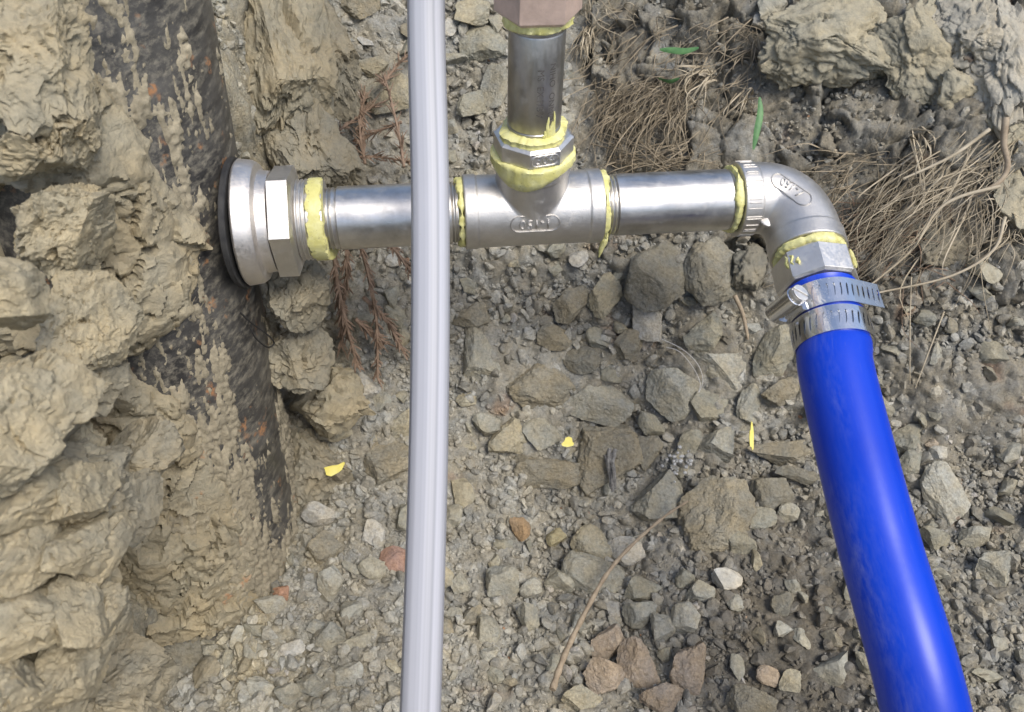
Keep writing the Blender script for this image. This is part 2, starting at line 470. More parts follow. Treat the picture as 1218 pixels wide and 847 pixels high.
_t = np.arange(.18, 1.6, .0015)
def hit(px, py, lift=0.0):
    """the spot on the bare ground seen at a pixel, its normal and its depth"""
    r = ray(px, py); q = CAM + _t[:, None] * r
    below = np.nonzero(q[:, 2] < H(q[:, 0], q[:, 1]))[0]
    k = below[0] if len(below) else len(_t) - 1
    p = q[k]; e = .004
    n = unit([-(H(p[0] + e, p[1]) - H(p[0] - e, p[1])) / (2 * e), -(H(p[0], p[1] + e) - H(p[0], p[1] - e)) / (2 * e), 1])
    return p + n * lift, n, _t[k]
def ground_z(x, y):
    return H(x, y) + detail(x, y, H(x, y))

# ------------------------------------------------------------------ well casing with smeared clay
casing = bpy.data.objects.new("well_casing", None); COL.objects.link(casing)
casing.location = MAIN_O + MAIN_A * -.30
tag(casing, "black coated well casing smeared with clay, standing upright at the left", "pipe")
bpy.context.view_layer.update()
def child(name, me, mat, parent):
    """part given in world coordinates, parented to a thing (whose own origin may be elsewhere)"""
    o = link(name, me, mat)
    o.parent = parent
    root = parent
    off = np.zeros(3)
    while root is not None:
        off += np.array(root.location); root = root.parent
    o.location = -off
    return o
ca, c1, c2 = frame(MAIN_A, (0, -1, 0))            # c1 faces the camera side, c2 to the side
prof = [(-.34, .069), (-.34, MAIN_R), (.30, MAIN_R), (.30, .069), (-.33, .069)]
V, F = lathe([(-.34, MAIN_R), (-.2, MAIN_R), (-.1, MAIN_R), (0, MAIN_R), (.1, MAIN_R), (.2, MAIN_R), (.34, MAIN_R), (.34, .069), (-.33, .069)], MAIN_O, MAIN_A, 128, (0, -1, 0))
mb = MB(); mb.add(V, F); child("tube_wall", mb.mesh("casing_wall"), M['main'], casing)
# clay crust: a real layer, thick where it sticks, sinking into the wall where the coating is bare
S = np.arange(-.25, .17, .0012); TH = np.arange(-.75, 1.95, .0012 / MAIN_R)
SS, TT = np.meshgrid(S, TH, indexing='ij'); s_, t_ = SS.ravel(), TT.ravel()
q = np.stack([s_ * .75, t_ * MAIN_R, 0 * s_], 1)
side = -1.0 if c2[0] > 0 else 1.0                 # so that u grows towards the right of the photograph
u = -side * t_
n1 = fbm(q * np.array([30, 48, 1]), 3, 11); n2 = fbm(q * np.array([75, 260, 1]) + .9 * n1[:, None], 4, 12, .65); n3 = fbm(q * 520, 2, 13, .6)
bias = -.10 + .12 * sstep(-.06, -.12, s_) + .55 * sstep(.25, -.7, u + .9 * (s_ - .05)) + .30 * sstep(-.08, -.17, s_) - .26 * sstep(1.05, 1.35, u) * sstep(-.12, .0, s_)
c = bias + .75 * n1 + .95 * n2 + .30 * n3 - .62 * sstep(1.02, 1.2, u) * sstep(1.75, 1.5, u) * sstep(-.24, -.18, s_) * sstep(.02, -.06, s_)
c = c - 2.0 * (((u - .10) / .26) ** 2 + ((s_ - .014) / .036) ** 2 < 1)   # bare in the deep crevice
hgt = np.where(c > 0, .0001 + .0052 * np.minimum(c, 1.1) ** .8 + .0010 * n3 * np.minimum(c * 4, 1), .0001 + .006 * c)
f1, f2, _ = worley(np.stack([s_, t_ * MAIN_R, 0 * s_], 1) * 75 + .6 * n1[:, None], 14, 2)
hgt = hgt - .0035 * np.exp(-(f2 - f1) / .035) * (c > .25)
rad = MAIN_R + hgt
CV = MAIN_O + ca * s_[:, None] + (c1 * np.cos(t_)[:, None] + c2 * np.sin(t_)[:, None]) * rad[:, None]
a_, b_ = len(S), len(TH); ii = np.arange(a_ * b_).reshape(a_, b_)
CF = np.stack([ii[:-1, :-1].ravel(), ii[1:, :-1].ravel(), ii[1:, 1:].ravel(), ii[:-1, 1:].ravel()], 1)
keep = (hgt[CF] > -.0025).any(1)
crust = child("mud_crust", mesh_np("mud_crust", CV, CF[keep]), M['crust'], casing)
crust["label"] = "tan clay crust smeared over the black coating"
# thick cracked clay still clinging to the front of the casing
S2 = np.arange(-.24, .20, .0012); T2 = np.arange(-1.75, 1.75, .0012 / MAIN_R)
SS, TT = np.meshgrid(S2, T2, indexing='ij'); s2, t2 = SS.ravel(), TT.ravel()
base = MAIN_O + ca * s2[:, None] + (c1 * np.cos(t2)[:, None] + c2 * np.sin(t2)[:, None]) * MAIN_R
edge_s = np.array([-.24, -.19, -.12, -.085, -.06, -.045, -.030, -.01, .02, .05, .08, .10, .12, .20])      # how far round the clay reaches, by height
edge_u = np.array([1.0, .95, .78, .74, .40, .45, .85, 1.10, 1.05, .88, .70, .55, .57, .5])
u2 = -side * t2; qq = np.stack([s2, t2 * MAIN_R, 0 * s2], 1)
wob_ = .22 * fbm(qq * 38, 4, 211)
ins = np.interp(s2, edge_s, edge_u) + wob_ - u2              # radians inside the edge
wv = np.stack([fbm(qq * 26 + k * 7, 3, 220 + k) for k in (1, 2, 3)], 1)
f1, f2, cc_, tl = cells(qq * np.array([26, 34, 1]) + .8 * wv, 231)
g1, g2, cd_, tm = cells(qq * np.array([75, 95, 1]) + 1.4 * wv, 233)
h1, h2, ce_, tn = cells(qq * 210, 235)
th2 = (.40 + .60 * sstep(-.075, -.03, s2)) * (.011 + .011 * sstep(0, 1.0, ins)) * (1 - np.exp(-np.clip(ins, 0, 9) / .13)) + .008 * fbm(qq * 17, 2, 241)
th2 += .008 * tl + .007 * (cc_ - .5) - .0060 * np.exp(-(f2 - f1) / .022) * (fbm(qq * 30, 2, 251) > -.15)
th2 += .0030 * tm + .0022 * (cd_ - .5) - .0026 * np.exp(-(g2 - g1) / .05) * (fbm(qq * 45, 2, 253) > .05) + .0007 * tn + .0014 * fbm(qq * 160, 3, 255)
th2 = np.where(ins > 0, np.maximum(th2, .002) * sstep(0, .06, ins) - .002 * (1 - sstep(0, .06, ins)), -.002)
hole = sstep(.75, 1.15, ((u2 - .10) / .26) ** 2 + ((s2 - .014) / .036) ** 2 + .5 * wob_)
th2 = th2 * hole - .003 * (1 - hole)
CV2 = MAIN_O + ca * s2[:, None] + (c1 * np.cos(t2)[:, None] + c2 * np.sin(t2)[:, None]) * (MAIN_R + th2)[:, None]
a_, b_ = len(S2), len(T2); ii = np.arange(a_ * b_).reshape(a_, b_)
CF2 = np.stack([ii[:-1, :-1].ravel(), ii[1:, :-1].ravel(), ii[1:, 1:].ravel(), ii[:-1, 1:].ravel()], 1)
CF2 = CF2[(ins[CF2] > -.05).any(1)]
cs = child("clay_sheet", mesh_np("clay_sheet", CV2, CF2, True, 26), M['clay'], casing); cs.color = (.300, .264, .182, 1)
cs["label"] = "thick cracked tan clay clinging to the casing front"
wire = [P(305, 392, .462), P(316, 402, .4605), P(325, 412, .461), P(318, 412, .4605), P(305, 400, .4605), P(296, 385, .4605)]
def on_casing(px, py, lift=.003):
    r = ray(px, py); o = CAM - MAIN_O
    rp = r - ca * (r @ ca); op = o - ca * (o @ ca); R = MAIN_R + lift
    A, B, C = rp @ rp, 2 * rp @ op, op @ op - R * R
    D = B * B - 4 * A * C
    t = (-B - math.sqrt(max(D, 0))) / (2 * A)
    return CAM + t * r, t

# ------------------------------------------------------------------ stainless pipe assembly
PL, PR = P(450, 257.5, .4495), P(800, 240.5, .4625)
AX = unit(PR - PL)
def at_x(x): return PL + AX * ((x - PL[0]) / AX[0])
asm = bpy.data.objects.new("pipe_assembly", None); COL.objects.link(asm)
asm.location = at_x(-.14)
tag(asm, "stainless steel water pipe run with tee, elbow and yellow sealant joints", "pipe fitting")
bpy.context.view_layer.update()
XL = lambda x: (x - PL[0]) / AX[0]                # distance along the run from PL
PIPE_R = .0167
def part(name, V, F, mat, parent=asm, sharp=35):
    mb = MB(); mb.add(V, F); return child(name, mb.mesh(name, sharp), mat, parent)
def thread(s0, s1, r, pitch=.0021, depth=.0011):
    out, s = [], s0
    while s < s1 - pitch:
        out += [(s, r - depth), (s + pitch * .42, r), (s + pitch * .58, r)]; s += pitch
    out.append((s1, r - depth)); return out
def sealant(name, o, axis, r, w, th, seed, parent, droop=0.0, n=160, ragged=.0022, start=None):
    """ring of squeezed-out thread compound with ragged rims, sagging at the bottom"""
    g = np.random.default_rng(seed); ph = g.random(8) * 6.28; am = g.random(8)
    def wob(t, k): return sum(am[(i + k) % 8] * math.sin((i + 1.0) * t * (1 if i < 4 else 2) + ph[(i * 3 + k) % 8]) / (1 + .35 * i) for i in range(7)) / 2.2
    a, e1, e2 = frame(axis)
    def rf(k, t, rr, ss):
        x = ss / w
        sag = droop * max(0, math.cos(t - (start if start is not None else math.pi))) ** 3
        edge = (ragged * (wob(t, 0) + .45 * wob(t * 3 + 1, 2))) * (1 if x > .5 else -1)
        ss2 = ss + edge * (abs(x - .5) * 2)
        if x > .5: ss2 += sag * (x - .5) * 2
        bulge = rr * (1 + (.45 * wob(t * 2.0, 5) + .12 * wob(t * 5.0, 1)) * (rr > 1e-4))
        return r + bulge, ss2
    prof = [(0, -.0012), (.02 * w, th * .55), (.2 * w, th * .95), (.45 * w, th * .85), (.7 * w, th * 1.0), (.93 * w, th * .6), (w, -.0012)]
    V, F = lathe(prof, o, axis, n, rfun=rf)
    return part(name, V, F, M['sealant'], parent, 60)
def text_mesh(body, size, extrude, remap):
    cu = bpy.data.curves.new("lettering", 'FONT'); cu.body = body; cu.size = size; cu.extrude = extrude; cu.align_x = 'CENTER'; cu.align_y = 'CENTER'; cu.resolution_u = 3
    o = bpy.data.objects.new("lettering_tmp", cu); COL.objects.link(o); bpy.context.view_layer.update()
    me = bpy.data.meshes.new_from_object(o.evaluated_get(bpy.context.evaluated_depsgraph_get()))
    bpy.data.objects.remove(o); bpy.data.curves.remove(cu)
    bm = bmesh.new(); bm.from_mesh(me)
    bmesh.ops.triangulate(bm, faces=bm.faces); bmesh.ops.subdivide_edges(bm, edges=[e for e in bm.edges if e.calc_length() > size * .2], cuts=1, use_grid_fill=False)
    for v in bm.verts: v.co = Vector(remap(*v.co))
    bm.to_mesh(me); bm.free(); me.materials.clear(); return me

# saddle adapter on the casing: gasket, mushroom flange, hexagon, threaded spigot
o0 = at_x(-.148); sl = lambda x: (x - o0[0]) / AX[0]
saddle = part("saddle_adapter", *lathe([(sl(-.142), .018), (sl(-.1415), .0322), (sl(-.1405), .0331), (sl(-.1340), .0322), (sl(-.1316), .0306), (sl(-.1304), .0270), (sl(-.1252), .0262), (sl(-.1248), .018)], o0, AX, 96), M['flange'], asm, 30)
def saddle_bend(k, t, r, s):
    return r, s
def gask(k, t, r, s):
    a, e1, e2 = frame(AX)                          # bends round the casing on its near and far sides
    off = (e1 * math.cos(t) + e2 * math.sin(t)) * r
    h = math.sqrt(max(off @ off - (off @ ca) ** 2, 0)); return r, s - (MAIN_R - math.sqrt(max(MAIN_R ** 2 - h * h, 0))) * .22
part("gasket", *lathe([(sl(-.1455), .018), (sl(-.1452), .0336), (sl(-.1446), .0342), (sl(-.1424), .0342), (sl(-.1419), .0336), (sl(-.1419), .018)], o0, AX, 96, rfun=gask), M['rubber'], saddle)
part("hexagon", *lathe([(sl(-.1252), .024), (sl(-.1244), .0298), (sl(-.1142), .0298), (sl(-.1128), .0262), (sl(-.1126), .02)], o0, AX, 6, phase=math.radians(12)), M['bright'], saddle, 20)
part("spigot_thread", *lathe([(sl(-.1130), .019)] + thread(sl(-.1127), sl(-.0985), .0214) + [(sl(-.098), .0165)], o0, AX, 72), M['bright'], saddle, 20)
sealant("sealant", at_x(-.1055), AX, .0212, .0066, .0007, 3, saddle, .0045, ragged=.0028)
# run pipes
def run_pipe(x0, x1, left_th, right_th):
    pr = [(XL(x0), .014)] + thread(XL(x0), XL(x0 + left_th), PIPE_R - .0003) + [(XL(x0 + left_th) + .0004, PIPE_R), (XL(x1 - right_th) - .0004, PIPE_R)] + thread(XL(x1 - right_th), XL(x1), PIPE_R - .0003) + [(XL(x1), .014)]
    return part("pipe", *lathe(pr, PL, AX, 72), M['pipe'], asm, 25)
TEE_X = .0098
TL, TR_ = at_x(-.0262), at_x(.0478)
run_pipe(-.1015, -.024, .0095, .0085)
EL_IN = .1225
run_pipe(.045, EL_IN + .004, .0105, .0085)
# tee
TC = at_x(TEE_X + .0005)
UPB = unit(np.array([.018, .0, 1.0]) - AX * (np.array([.018, 0, 1.0]) @ AX))
TRR = .0197
mb = MB()
sx = lambda x: (x - TC[0]) / AX[0]
mb.add(*lathe([(sx(-.0262), .0165), (sx(-.0261), TRR - .0004), (sx(-.0258), TRR + .0003), (sx(-.0195), TRR + .0003), (sx(-.0190), TRR - .0003), (sx(.0398), TRR - .0003), (sx(.0403), TRR + .0003), (sx(.0474), TRR + .0003), (sx(.0477), TRR - .0004), (sx(.0478), .0165)], TC, AX, 80))
mb.add(*lathe([(0.001, .0190), (.026, .0190), (.0262, .0197), (.0352, .0197), (.0356, .0185), (.0357, .016)], TC, UPB, 80, ref=AX))
tee = child("tee", mb.mesh("tee", 35), M['cast'], asm)
# raised lettering, upside down as cast
ta, te1, te2 = frame(AX, (0, -1, 0))              # te1 towards the camera side
te_up = np.cross(te1, ta) if (np.cross(te1, ta))[2] > 0 else -np.cross(te1, ta)
def on_run(o, r, ang0, flip=-1):
    def f(x, y, z):
        x, y = flip * x, flip * y
        ang = ang0 + y / r
        return o + AX * x + (te1 * math.cos(ang) + te_up * math.sin(ang)) * (r + z)
    return f
ANG = math.radians(12)
child("lettering", text_mesh("1-150", .0074, .00035, on_run(TC, TRR + .0001, ANG)), M['cast'], tee)
def lozenge(w, h, m=10):
    pts = []
    for k in range(m + 1):
        a = -math.pi / 2 + math.pi * k / m; pts.append((w + h * math.cos(a), h * math.sin(a)))
    for k in range(m + 1):
        a = math.pi / 2 + math.pi * k / m; pts.append((-w + h * math.cos(a), h * math.sin(a)))
    return pts + [pts[0]]
fm = on_run(TC, TRR + .0000, ANG)
part("lettering_border", *sweep([fm(x, y, 0) for x, y in lozenge(.0085, .0044)], .00035, 6), M['cast'], tee)
sealant("sealant", at_x(-.0292), AX, .0172, .0036, .0014, 5, tee, 0)
sealant("sealant", at_x(.0466), AX, .0176, .0044, .0015, 6, tee, .0016)
dp = at_x(.0488) + te1 * .0146 - te_up * .0140
part("sealant_drip", *sweep(spline([dp + te_up * .004, dp, dp - te_up * .004 - AX * .0010, dp - te_up * .0100 - AX * .0018], 4), [.0019, .0022, .0022, .002, .0019, .0018, .0016, .0015, .0014, .0013, .001, .0006, .0003], 10), M['sealant'], tee)
# reducing bush, upright nipple, bronze union
BO = TC + UPB * .0357
bush = part("reducing_bush", *lathe([(-.004, .0165), (.0008, .0165), (.001, .0190), (.0020, .0205), (.0098, .0205), (.011, .0186), (.0112, .0135)], BO, UPB, 8, ref=(.30, -1, 0), phase=math.radians(22.5)), M['bright'], asm, 20)
bn = unit(np.array([.30, -1, 0.0])); bn = unit(bn - UPB * (bn @ UPB)); bs = np.cross(UPB, bn)
bs = bs if bs[0] > 0 else -bs
fb = lambda x, y, z: BO + UPB * (.006 + y) + bs * x + bn * (.0205 * math.cos(math.pi / 8) + .00015 + z)
child("lettering", text_mesh("304", .0064, .0003, lambda x, y, z: fb(x, y, z)), M['bright'], bush)
part("lettering_border", *sweep([fb(x, y, .0001) for x, y in lozenge(.0042, .0029)], .0003, 6), M['bright'], bush)
toward = math.atan2(float(-np.array([0, 1, 0]) @ frame(UPB)[2]), float(-np.array([0, 1, 0]) @ frame(UPB)[1]))
sealant("sealant", BO + UPB * .0016, -UPB, .0186, .0062, .0032, 8, bush, .0085, start=-toward + .35, ragged=.001)
sealant("sealant", BO + UPB * .0100, UPB, .0132, .0052, .0042, 9, bush, 0, ragged=.001)
NO = BO + UPB * .0112
NR = .01335
nip = part("nipple", *lathe([(-.002, .012), (.000, NR - .0006), (.0032, NR - .0006), (.0036, NR), (.0050, NR), (.0054, NR - .0004), (.0062, NR), (.0530, NR), (.0538, NR - .0004), (.0544, NR), (.058, NR), (.0585, .012)], NO, UPB, 72, ref=AX), M['nipple'], asm, 30)
na, n1_, n2_ = frame(UPB, (0, -1, 0)); nr_ = n2_ if n2_[0] > 0 else -n2_
def on_nip(ang0):
    def f(x, y, z):
        ang = ang0 + y / NR
        return NO + UPB * (.0270 - x) + (n1_ * math.cos(ang) + nr_ * math.sin(ang)) * (NR + .00006 + z)
    return f
child("printing", text_mesh("MS  EX.7/B 7", .0046, .00001, on_nip(math.radians(8))), M['print'], nip)
child("printing", text_mesh("NIHO  ONMO", .0046, .00001, on_nip(math.radians(34))), M['print'], nip)
for k, (ang, ln) in enumerate(((.50, .011), (.62, .006), (.78, .013), (.40, .004), (.70, .008))):
    pts = [NO + UPB * (.0035 + ln * j / 5) + (n1_ * math.cos(ang + .02 * math.sin(j * 1.7 + k)) + nr_ * math.sin(ang + .02 * math.sin(j * 1.7 + k))) * (NR + .0001) for j in range(6)]
    part("sealant_smear", *sweep(pts, [.0011, .0013, .0011, .0008, .0007, .0003], 8, flat=.5), M['sealant'], nip, 60)
UO = NO + UPB * .0600
sealant("sealant", UO - UPB * .0045, UPB, .0130, .0062, .0030, 12, asm, 0, ragged=.0012)
part("bronze_union", *lathe([(-.0002, .0125), (.0, .0178), (.0018, .0200), (.022, .0200), (.024, .0178), (.0245, .015), (.060, .015), (.0605, .010)], UO, UPB, 6, ref=AX, phase=math.radians(-1)), M['brass'], asm, 20)
part("riser", *lathe([(.058, .012), (.059, NR), (.24, NR), (.2405, .011)], UO, UPB, 48, ref=AX), M['nipple'], asm)

# elbow, turning towards the viewer
E0 = at_x(EL_IN); ECN = at_x(.1562)
OUT = unit(np.array([.055, -.95, -.27]))
EO = ECN + OUT * .0400
def arc(p0, c, p1, n):                            # smooth bend through a corner
    return [(1 - t) ** 2 * p0 + 2 * t * (1 - t) * c + t * t * p1 for t in [k / n for k in range(n + 1)]]
ring = lambda a, b, r0, r1: None
path = [E0, E0 + AX * .0003, E0 + AX * .0098, E0 + AX * .0102] + arc(E0 + AX * .0118, ECN, EO - OUT * .0112, 22) + [EO - OUT * .0102, EO - OUT * .0098, EO - OUT * .0003, EO]
er = .0198; rr = [er - .003, er + .0006, er + .0006, er - .0002] + [er - .0002] * 23 + [er - .0002, er + .0006, er + .0006, er - .003]
elbow = part("elbow", *sweep(path, rr, 72), M['cast'], asm, 40)
mb = MB()
for k in range(40):                               # cast grip marks round the inlet collar
    a_k = 2 * math.pi * k / 40 + .05 * math.sin(k * 2.3)
    _, f1_, f2_ = frame(AX)
    rd = f1_ * math.cos(a_k) + f2_ * math.sin(a_k); tg = np.cross(AX, rd)
    mb.add(*box(E0 + AX * .0052 + rd * (er + .0006), AX, rd, tg, .0038 + .0006 * math.sin(k * 5.1), .00028, .00028))
child("grip_marks", mb.mesh("grip_marks", None), M['cast'], elbow)
part("cast_lug", *lathe([(-.002, .002), (-.001, .0052), (.0015, .0046), (.0022, .002)], ECN - AX * .0190 + OUT * .0195 + np.array([0, 0, .004]), np.cross(AX, OUT), 16), M['cast'], elbow)
eu = np.cross(OUT, AX); eu = eu if eu[2] > 0 else -eu
B0, B1, B2 = E0 + AX * .0118, ECN, EO - OUT * .0112
def fe(x, y, z):
    t = .47 - x / .034; p = (1 - t) ** 2 * B0 + 2 * t * (1 - t) * B1 + t * t * B2
    tg = unit(2 * (1 - t) * (B1 - B0) + 2 * t * (B2 - B1)); nin = np.cross(eu, tg); nin = nin if nin @ (OUT - AX) > 0 else -nin
    ph = .18 + y / er
    return p + (eu * math.cos(ph) + nin * math.sin(ph)) * (er + z)
child("lettering", text_mesh("1-150", .0072, .0004, fe), M['cast'], elbow)
part("lettering_border", *sweep([fe(x, y, .0) for x, y in lozenge(.0088, .0046)], .00032, 6), M['cast'], elbow)
sealant("sealant", E0 - AX * .0040, AX, .0168, .0040, .0019, 15, elbow, 0)
sealant("sealant", EO - OUT * .0006, OUT, .0172, .0046, .0024, 16, elbow, 0)
TO = EO + OUT * .003
tail = part("hose_tail", *lathe([(0, .016), (.0003, .0175), (.002, .0175), (.0025, .0196), (.0035, .0212), (.0185, .0212), (.0198, .0194), (.0200, .0150), (.05, .0150), (.0502, .012)], TO, OUT, 8, phase=math.radians(10)), M['bright'], asm, 20)
for k, (ang, s0, ln) in enumerate(((-1.1, .006, .007), (-.9, .004, .010), (.9, .006, .006), (1.05, .005, .008), (.75, .009, .004))):
    _, f1_, f2_ = frame(OUT); rr_ = .0205
    pts = [TO + OUT * (s0 + ln * j / 4) + (f1_ * math.cos(ang + .04 * math.sin(2.1 * j + k)) + f2_ * math.sin(ang + .04 * math.sin(2.1 * j + k))) * rr_ for j in range(5)]
    part("sealant_smear", *sweep(pts, [.0006, .0014, .0012, .0013, .0005], 8, flat=.6), M['sealant'], tail, 60)

# ------------------------------------------------------------------ blue hose and its two clamps
HS = TO + OUT * .0212
HR = .0178
hp = spline([HS, HS + OUT * .03, P(996, 450, .4115), P(1043, 640, .378), P(1101, 847, .352), np.array([.196, .06, -.17]), np.array([.21, -.05, -.205]), np.array([.24, -.2, -.205])], 14)
V, F = sweep(hp, [HR + .0009] + [HR] * (len(hp) - 1), 56)
mb = MB(); mb.add(V, F); me = mb.mesh("blue_hose")
vv = np.array(V); cen = np.repeat(np.array(hp), 56, 0); dd = (vv - cen) / HR
tcam = CAM - cen; tcam /= np.linalg.norm(tcam, axis=1)[:, None]
put_float(me, "dust", np.clip(sstep(-.1, -.85, dd[:, 0]) * sstep(-.9, .2, dd[:, 2] + .4), 0, 1))
arc_l = np.concatenate([[0], np.cumsum(np.linalg.norm(np.diff(np.array(hp), axis=0), axis=1))])
av = me.attributes.new("along", 'FLOAT_VECTOR', 'POINT')
th_ = np.tile(np.arange(56) / 56 * 2 * math.pi, len(hp))
av.data.foreach_set("vector", np.stack([np.repeat(arc_l, 56), np.cos(th_) * HR, np.sin(th_) * HR], 1).astype(np.float32).ravel())
hose = link("blue_hose", me, M['blue'])
tag(hose, "thick bright blue plastic hose running down from the steel elbow", "hose")

def clamp(s0, name, label, arc0, arc1, tail_len, house_ang, house):
    root = bpy.data.objects.new(name, None); COL.objects.link(root)
    # hose axis at s0 from the hose mouth
    acc, k = 0.0, 0
    while acc + np.linalg.norm(hp[k + 1] - hp[k]) < s0: acc += np.linalg.norm(hp[k + 1] - hp[k]); k += 1
    d = unit(hp[k + 1] - hp[k]); o = hp[k] + d * (s0 - acc)
    root.location = o; tag(root, label, "hose clamp", "steel hose clamps on the blue hose"); bpy.context.view_layer.update()
    e1 = unit(RGT - d * (RGT @ d)); e2 = np.cross(e1, d)
    if e2 @ (CAM - o) < 0: e2 = -e2
    Wd, R = .0142, HR + .0007
    V, F = [], []
    def pt(u, v, off=0.0):                        # u metres along the band from arc0, clockwise as seen from the hose mouth
        tot = abs(arc1 - arc0) * (R + off)
        sg = 1 if arc1 > arc0 else -1
        if u <= tot:
            t = arc0 + sg * u / (R + off); return o + d * v + (e1 * math.cos(t) + e2 * math.sin(t)) * (R + off)
        t = arc1; return o + d * v + (e1 * math.cos(t) + e2 * math.sin(t)) * (R + off) + sg * (-e1 * math.sin(t) + e2 * math.cos(t)) * (u - tot)
    off = .0009
    total = abs(arc1 - arc0) * (R + off) + tail_len
    cw = .0034; nc = int(total / cw)
    def slot_cell(mb, u0, plain):
        rect = [(u0, -Wd / 2), (u0 + cw / 2, -Wd / 2), (u0 + cw, -Wd / 2), (u0 + cw, -Wd * .2), (u0 + cw, Wd * .2), (u0 + cw, Wd / 2), (u0 + cw / 2, Wd / 2), (u0, Wd / 2), (u0, Wd * .2), (u0, -Wd * .2)]
        if plain:
            mb.add([pt(a, b, off) for a, b in rect], [tuple(range(10))]); return
        uc = u0 + cw / 2
        el = []
        for a, b in rect:
            t = math.atan2(b / (Wd * .5), (a - uc) / (cw * .5)); el.append((uc + .00060 * math.cos(t) - .16 * (.0041 * math.sin(t)), .0041 * math.sin(t)))
        mb.add([pt(a, b, off) for a, b in rect + el], [(j, (j + 1) % 10, 10 + (j + 1) % 10, 10 + j) for j in range(10)])
    mb = MB()
    for c_ in range(nc): slot_cell(mb, c_ * cw, c_ in (0, 1))
    bm_me = mb.mesh("band_slotted", None)
    bmw = bmesh.new(); bmw.from_mesh(bm_me); bmesh.ops.remove_doubles(bmw, verts=bmw.verts, dist=1e-5); bmesh.ops.recalc_face_normals(bmw, faces=bmw.faces); bmw.to_mesh(bm_me); bmw.free()
    ob = child("slotted_band", bm_me, M['band'], root)
    md = ob.modifiers.new("thickness", 'SOLIDIFY'); md.thickness = .0005; md.offset = 0
    # inner band all the way round
    V, F = lathe([(-Wd * .5, R - .0008), (-Wd * .5, R + .0004), (Wd * .5, R + .0004), (Wd * .5, R - .0008)], o, d, 72)
    if house == 'under': part("inner_band", V, F, M['band'], root)
    # worm screw housing
    hd = e1 * math.cos(house_ang) + e2 * math.sin(house_ang); tg = -e1 * math.sin(house_ang) + e2 * math.cos(house_ang)
    if tg @ e2 < 0: tg = -tg
    hc = o + hd * (R + .0058) + d * .0005
    hb = MB()
    hb.add(*lathe([(-.0115, .0030), (-.0115, .0050), (.0060, .0052), (.0064, .0048), (.0064, .0040)], hc, tg, 24))
    hb.add(*box(hc - hd * .0042 - tg * .0012, tg, d, hd, .0072, .0068, .0016))
    hb.add(*box(hc - hd * .0022 - tg * .0095, tg, d, hd, .0014, .0058, .0022))
    hs = child("screw_housing", hb.mesh("screw_housing", 35), M['band'], root)
    sc_ = MB(); so = hc + tg * .0066
    sc_.add(*lathe([(0, .0030), (.0001, .0046), (.0022, .0046), (.0023, .002)], so, tg, 32))
    for sg in (1, -1):                            # slotted head: two half rounds with the driver slot between them
        pts = [(.00055, -.00445)] + [(.0045 * math.cos(a), .0045 * math.sin(a)) for a in np.linspace(-1.42, 1.42, 14)] + [(.00055, .00445)]
        b1_ = unit(hd * .35 + d * .94); b1_ = unit(b1_ - tg * (b1_ @ tg)); b2_ = np.cross(tg, b1_)
        m_ = len(pts); VV = [so + tg * z + (b1_ * x * sg) + b2_ * y for z in (.0021, .0034) for x, y in pts]
        sc_.add(VV, [tuple(range(m_ - 1, -1, -1)), tuple(range(m_, 2 * m_))] + [(j, (j + 1) % m_, m_ + (j + 1) % m_, m_ + j) for j in range(m_)])
    child("screw", sc_.mesh("screw", 30), M['bright'], hs)
    return root
clamp(.0105, "hose_clamp", "upper steel hose clamp with slotted screw and straight band tail", math.radians(150), math.radians(66), .021, math.radians(156), 'under')
clamp(.0265, "hose_clamp", "lower steel hose clamp round the blue hose, slots over blue", math.radians(225), math.radians(14), .013, math.radians(-42), 'under')

# ------------------------------------------------------------------ clear hose hanging in front
ch = spline([P(524, -420, .40), P(513, -200, .394), P(507, 0, .388), P(512, 255, .381), P(510, 520, .372), P(500, 847, .355), P(494, 1000, .345), P(500, 1300, .345), np.array([-.02, -.03, -.226]), np.array([.05, -.14, -.228])], 16)
def rib(t):
    return 1 + .024 * math.exp(-((math.sin((t - .9) / 2)) / .07) ** 2) + .010 * math.exp(-((math.sin((t + .5) / 2)) / .06) ** 2) + .003 * math.cos(9 * t)
V, F = sweep(ch, .0087, 96, prof=rib)
mb = MB(); mb.add(V, F); me = mb.mesh("clear_hose", 60)
vv = np.array(V); cen = np.repeat(np.array(ch), 96, 0)
sx_ = (vv - cen)[:, 0] / .0087                    # lengthwise tone bands, set by position across the hose from left to right
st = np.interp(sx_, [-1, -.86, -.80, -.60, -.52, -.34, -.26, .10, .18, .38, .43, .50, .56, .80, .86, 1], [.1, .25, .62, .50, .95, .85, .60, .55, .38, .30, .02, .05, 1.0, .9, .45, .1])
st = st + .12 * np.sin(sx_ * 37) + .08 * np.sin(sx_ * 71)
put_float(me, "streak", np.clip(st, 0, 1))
tag(link("clear_hose", me, M['clear']), "milky clear vinyl hose hanging down in front of the pipe", "hose")

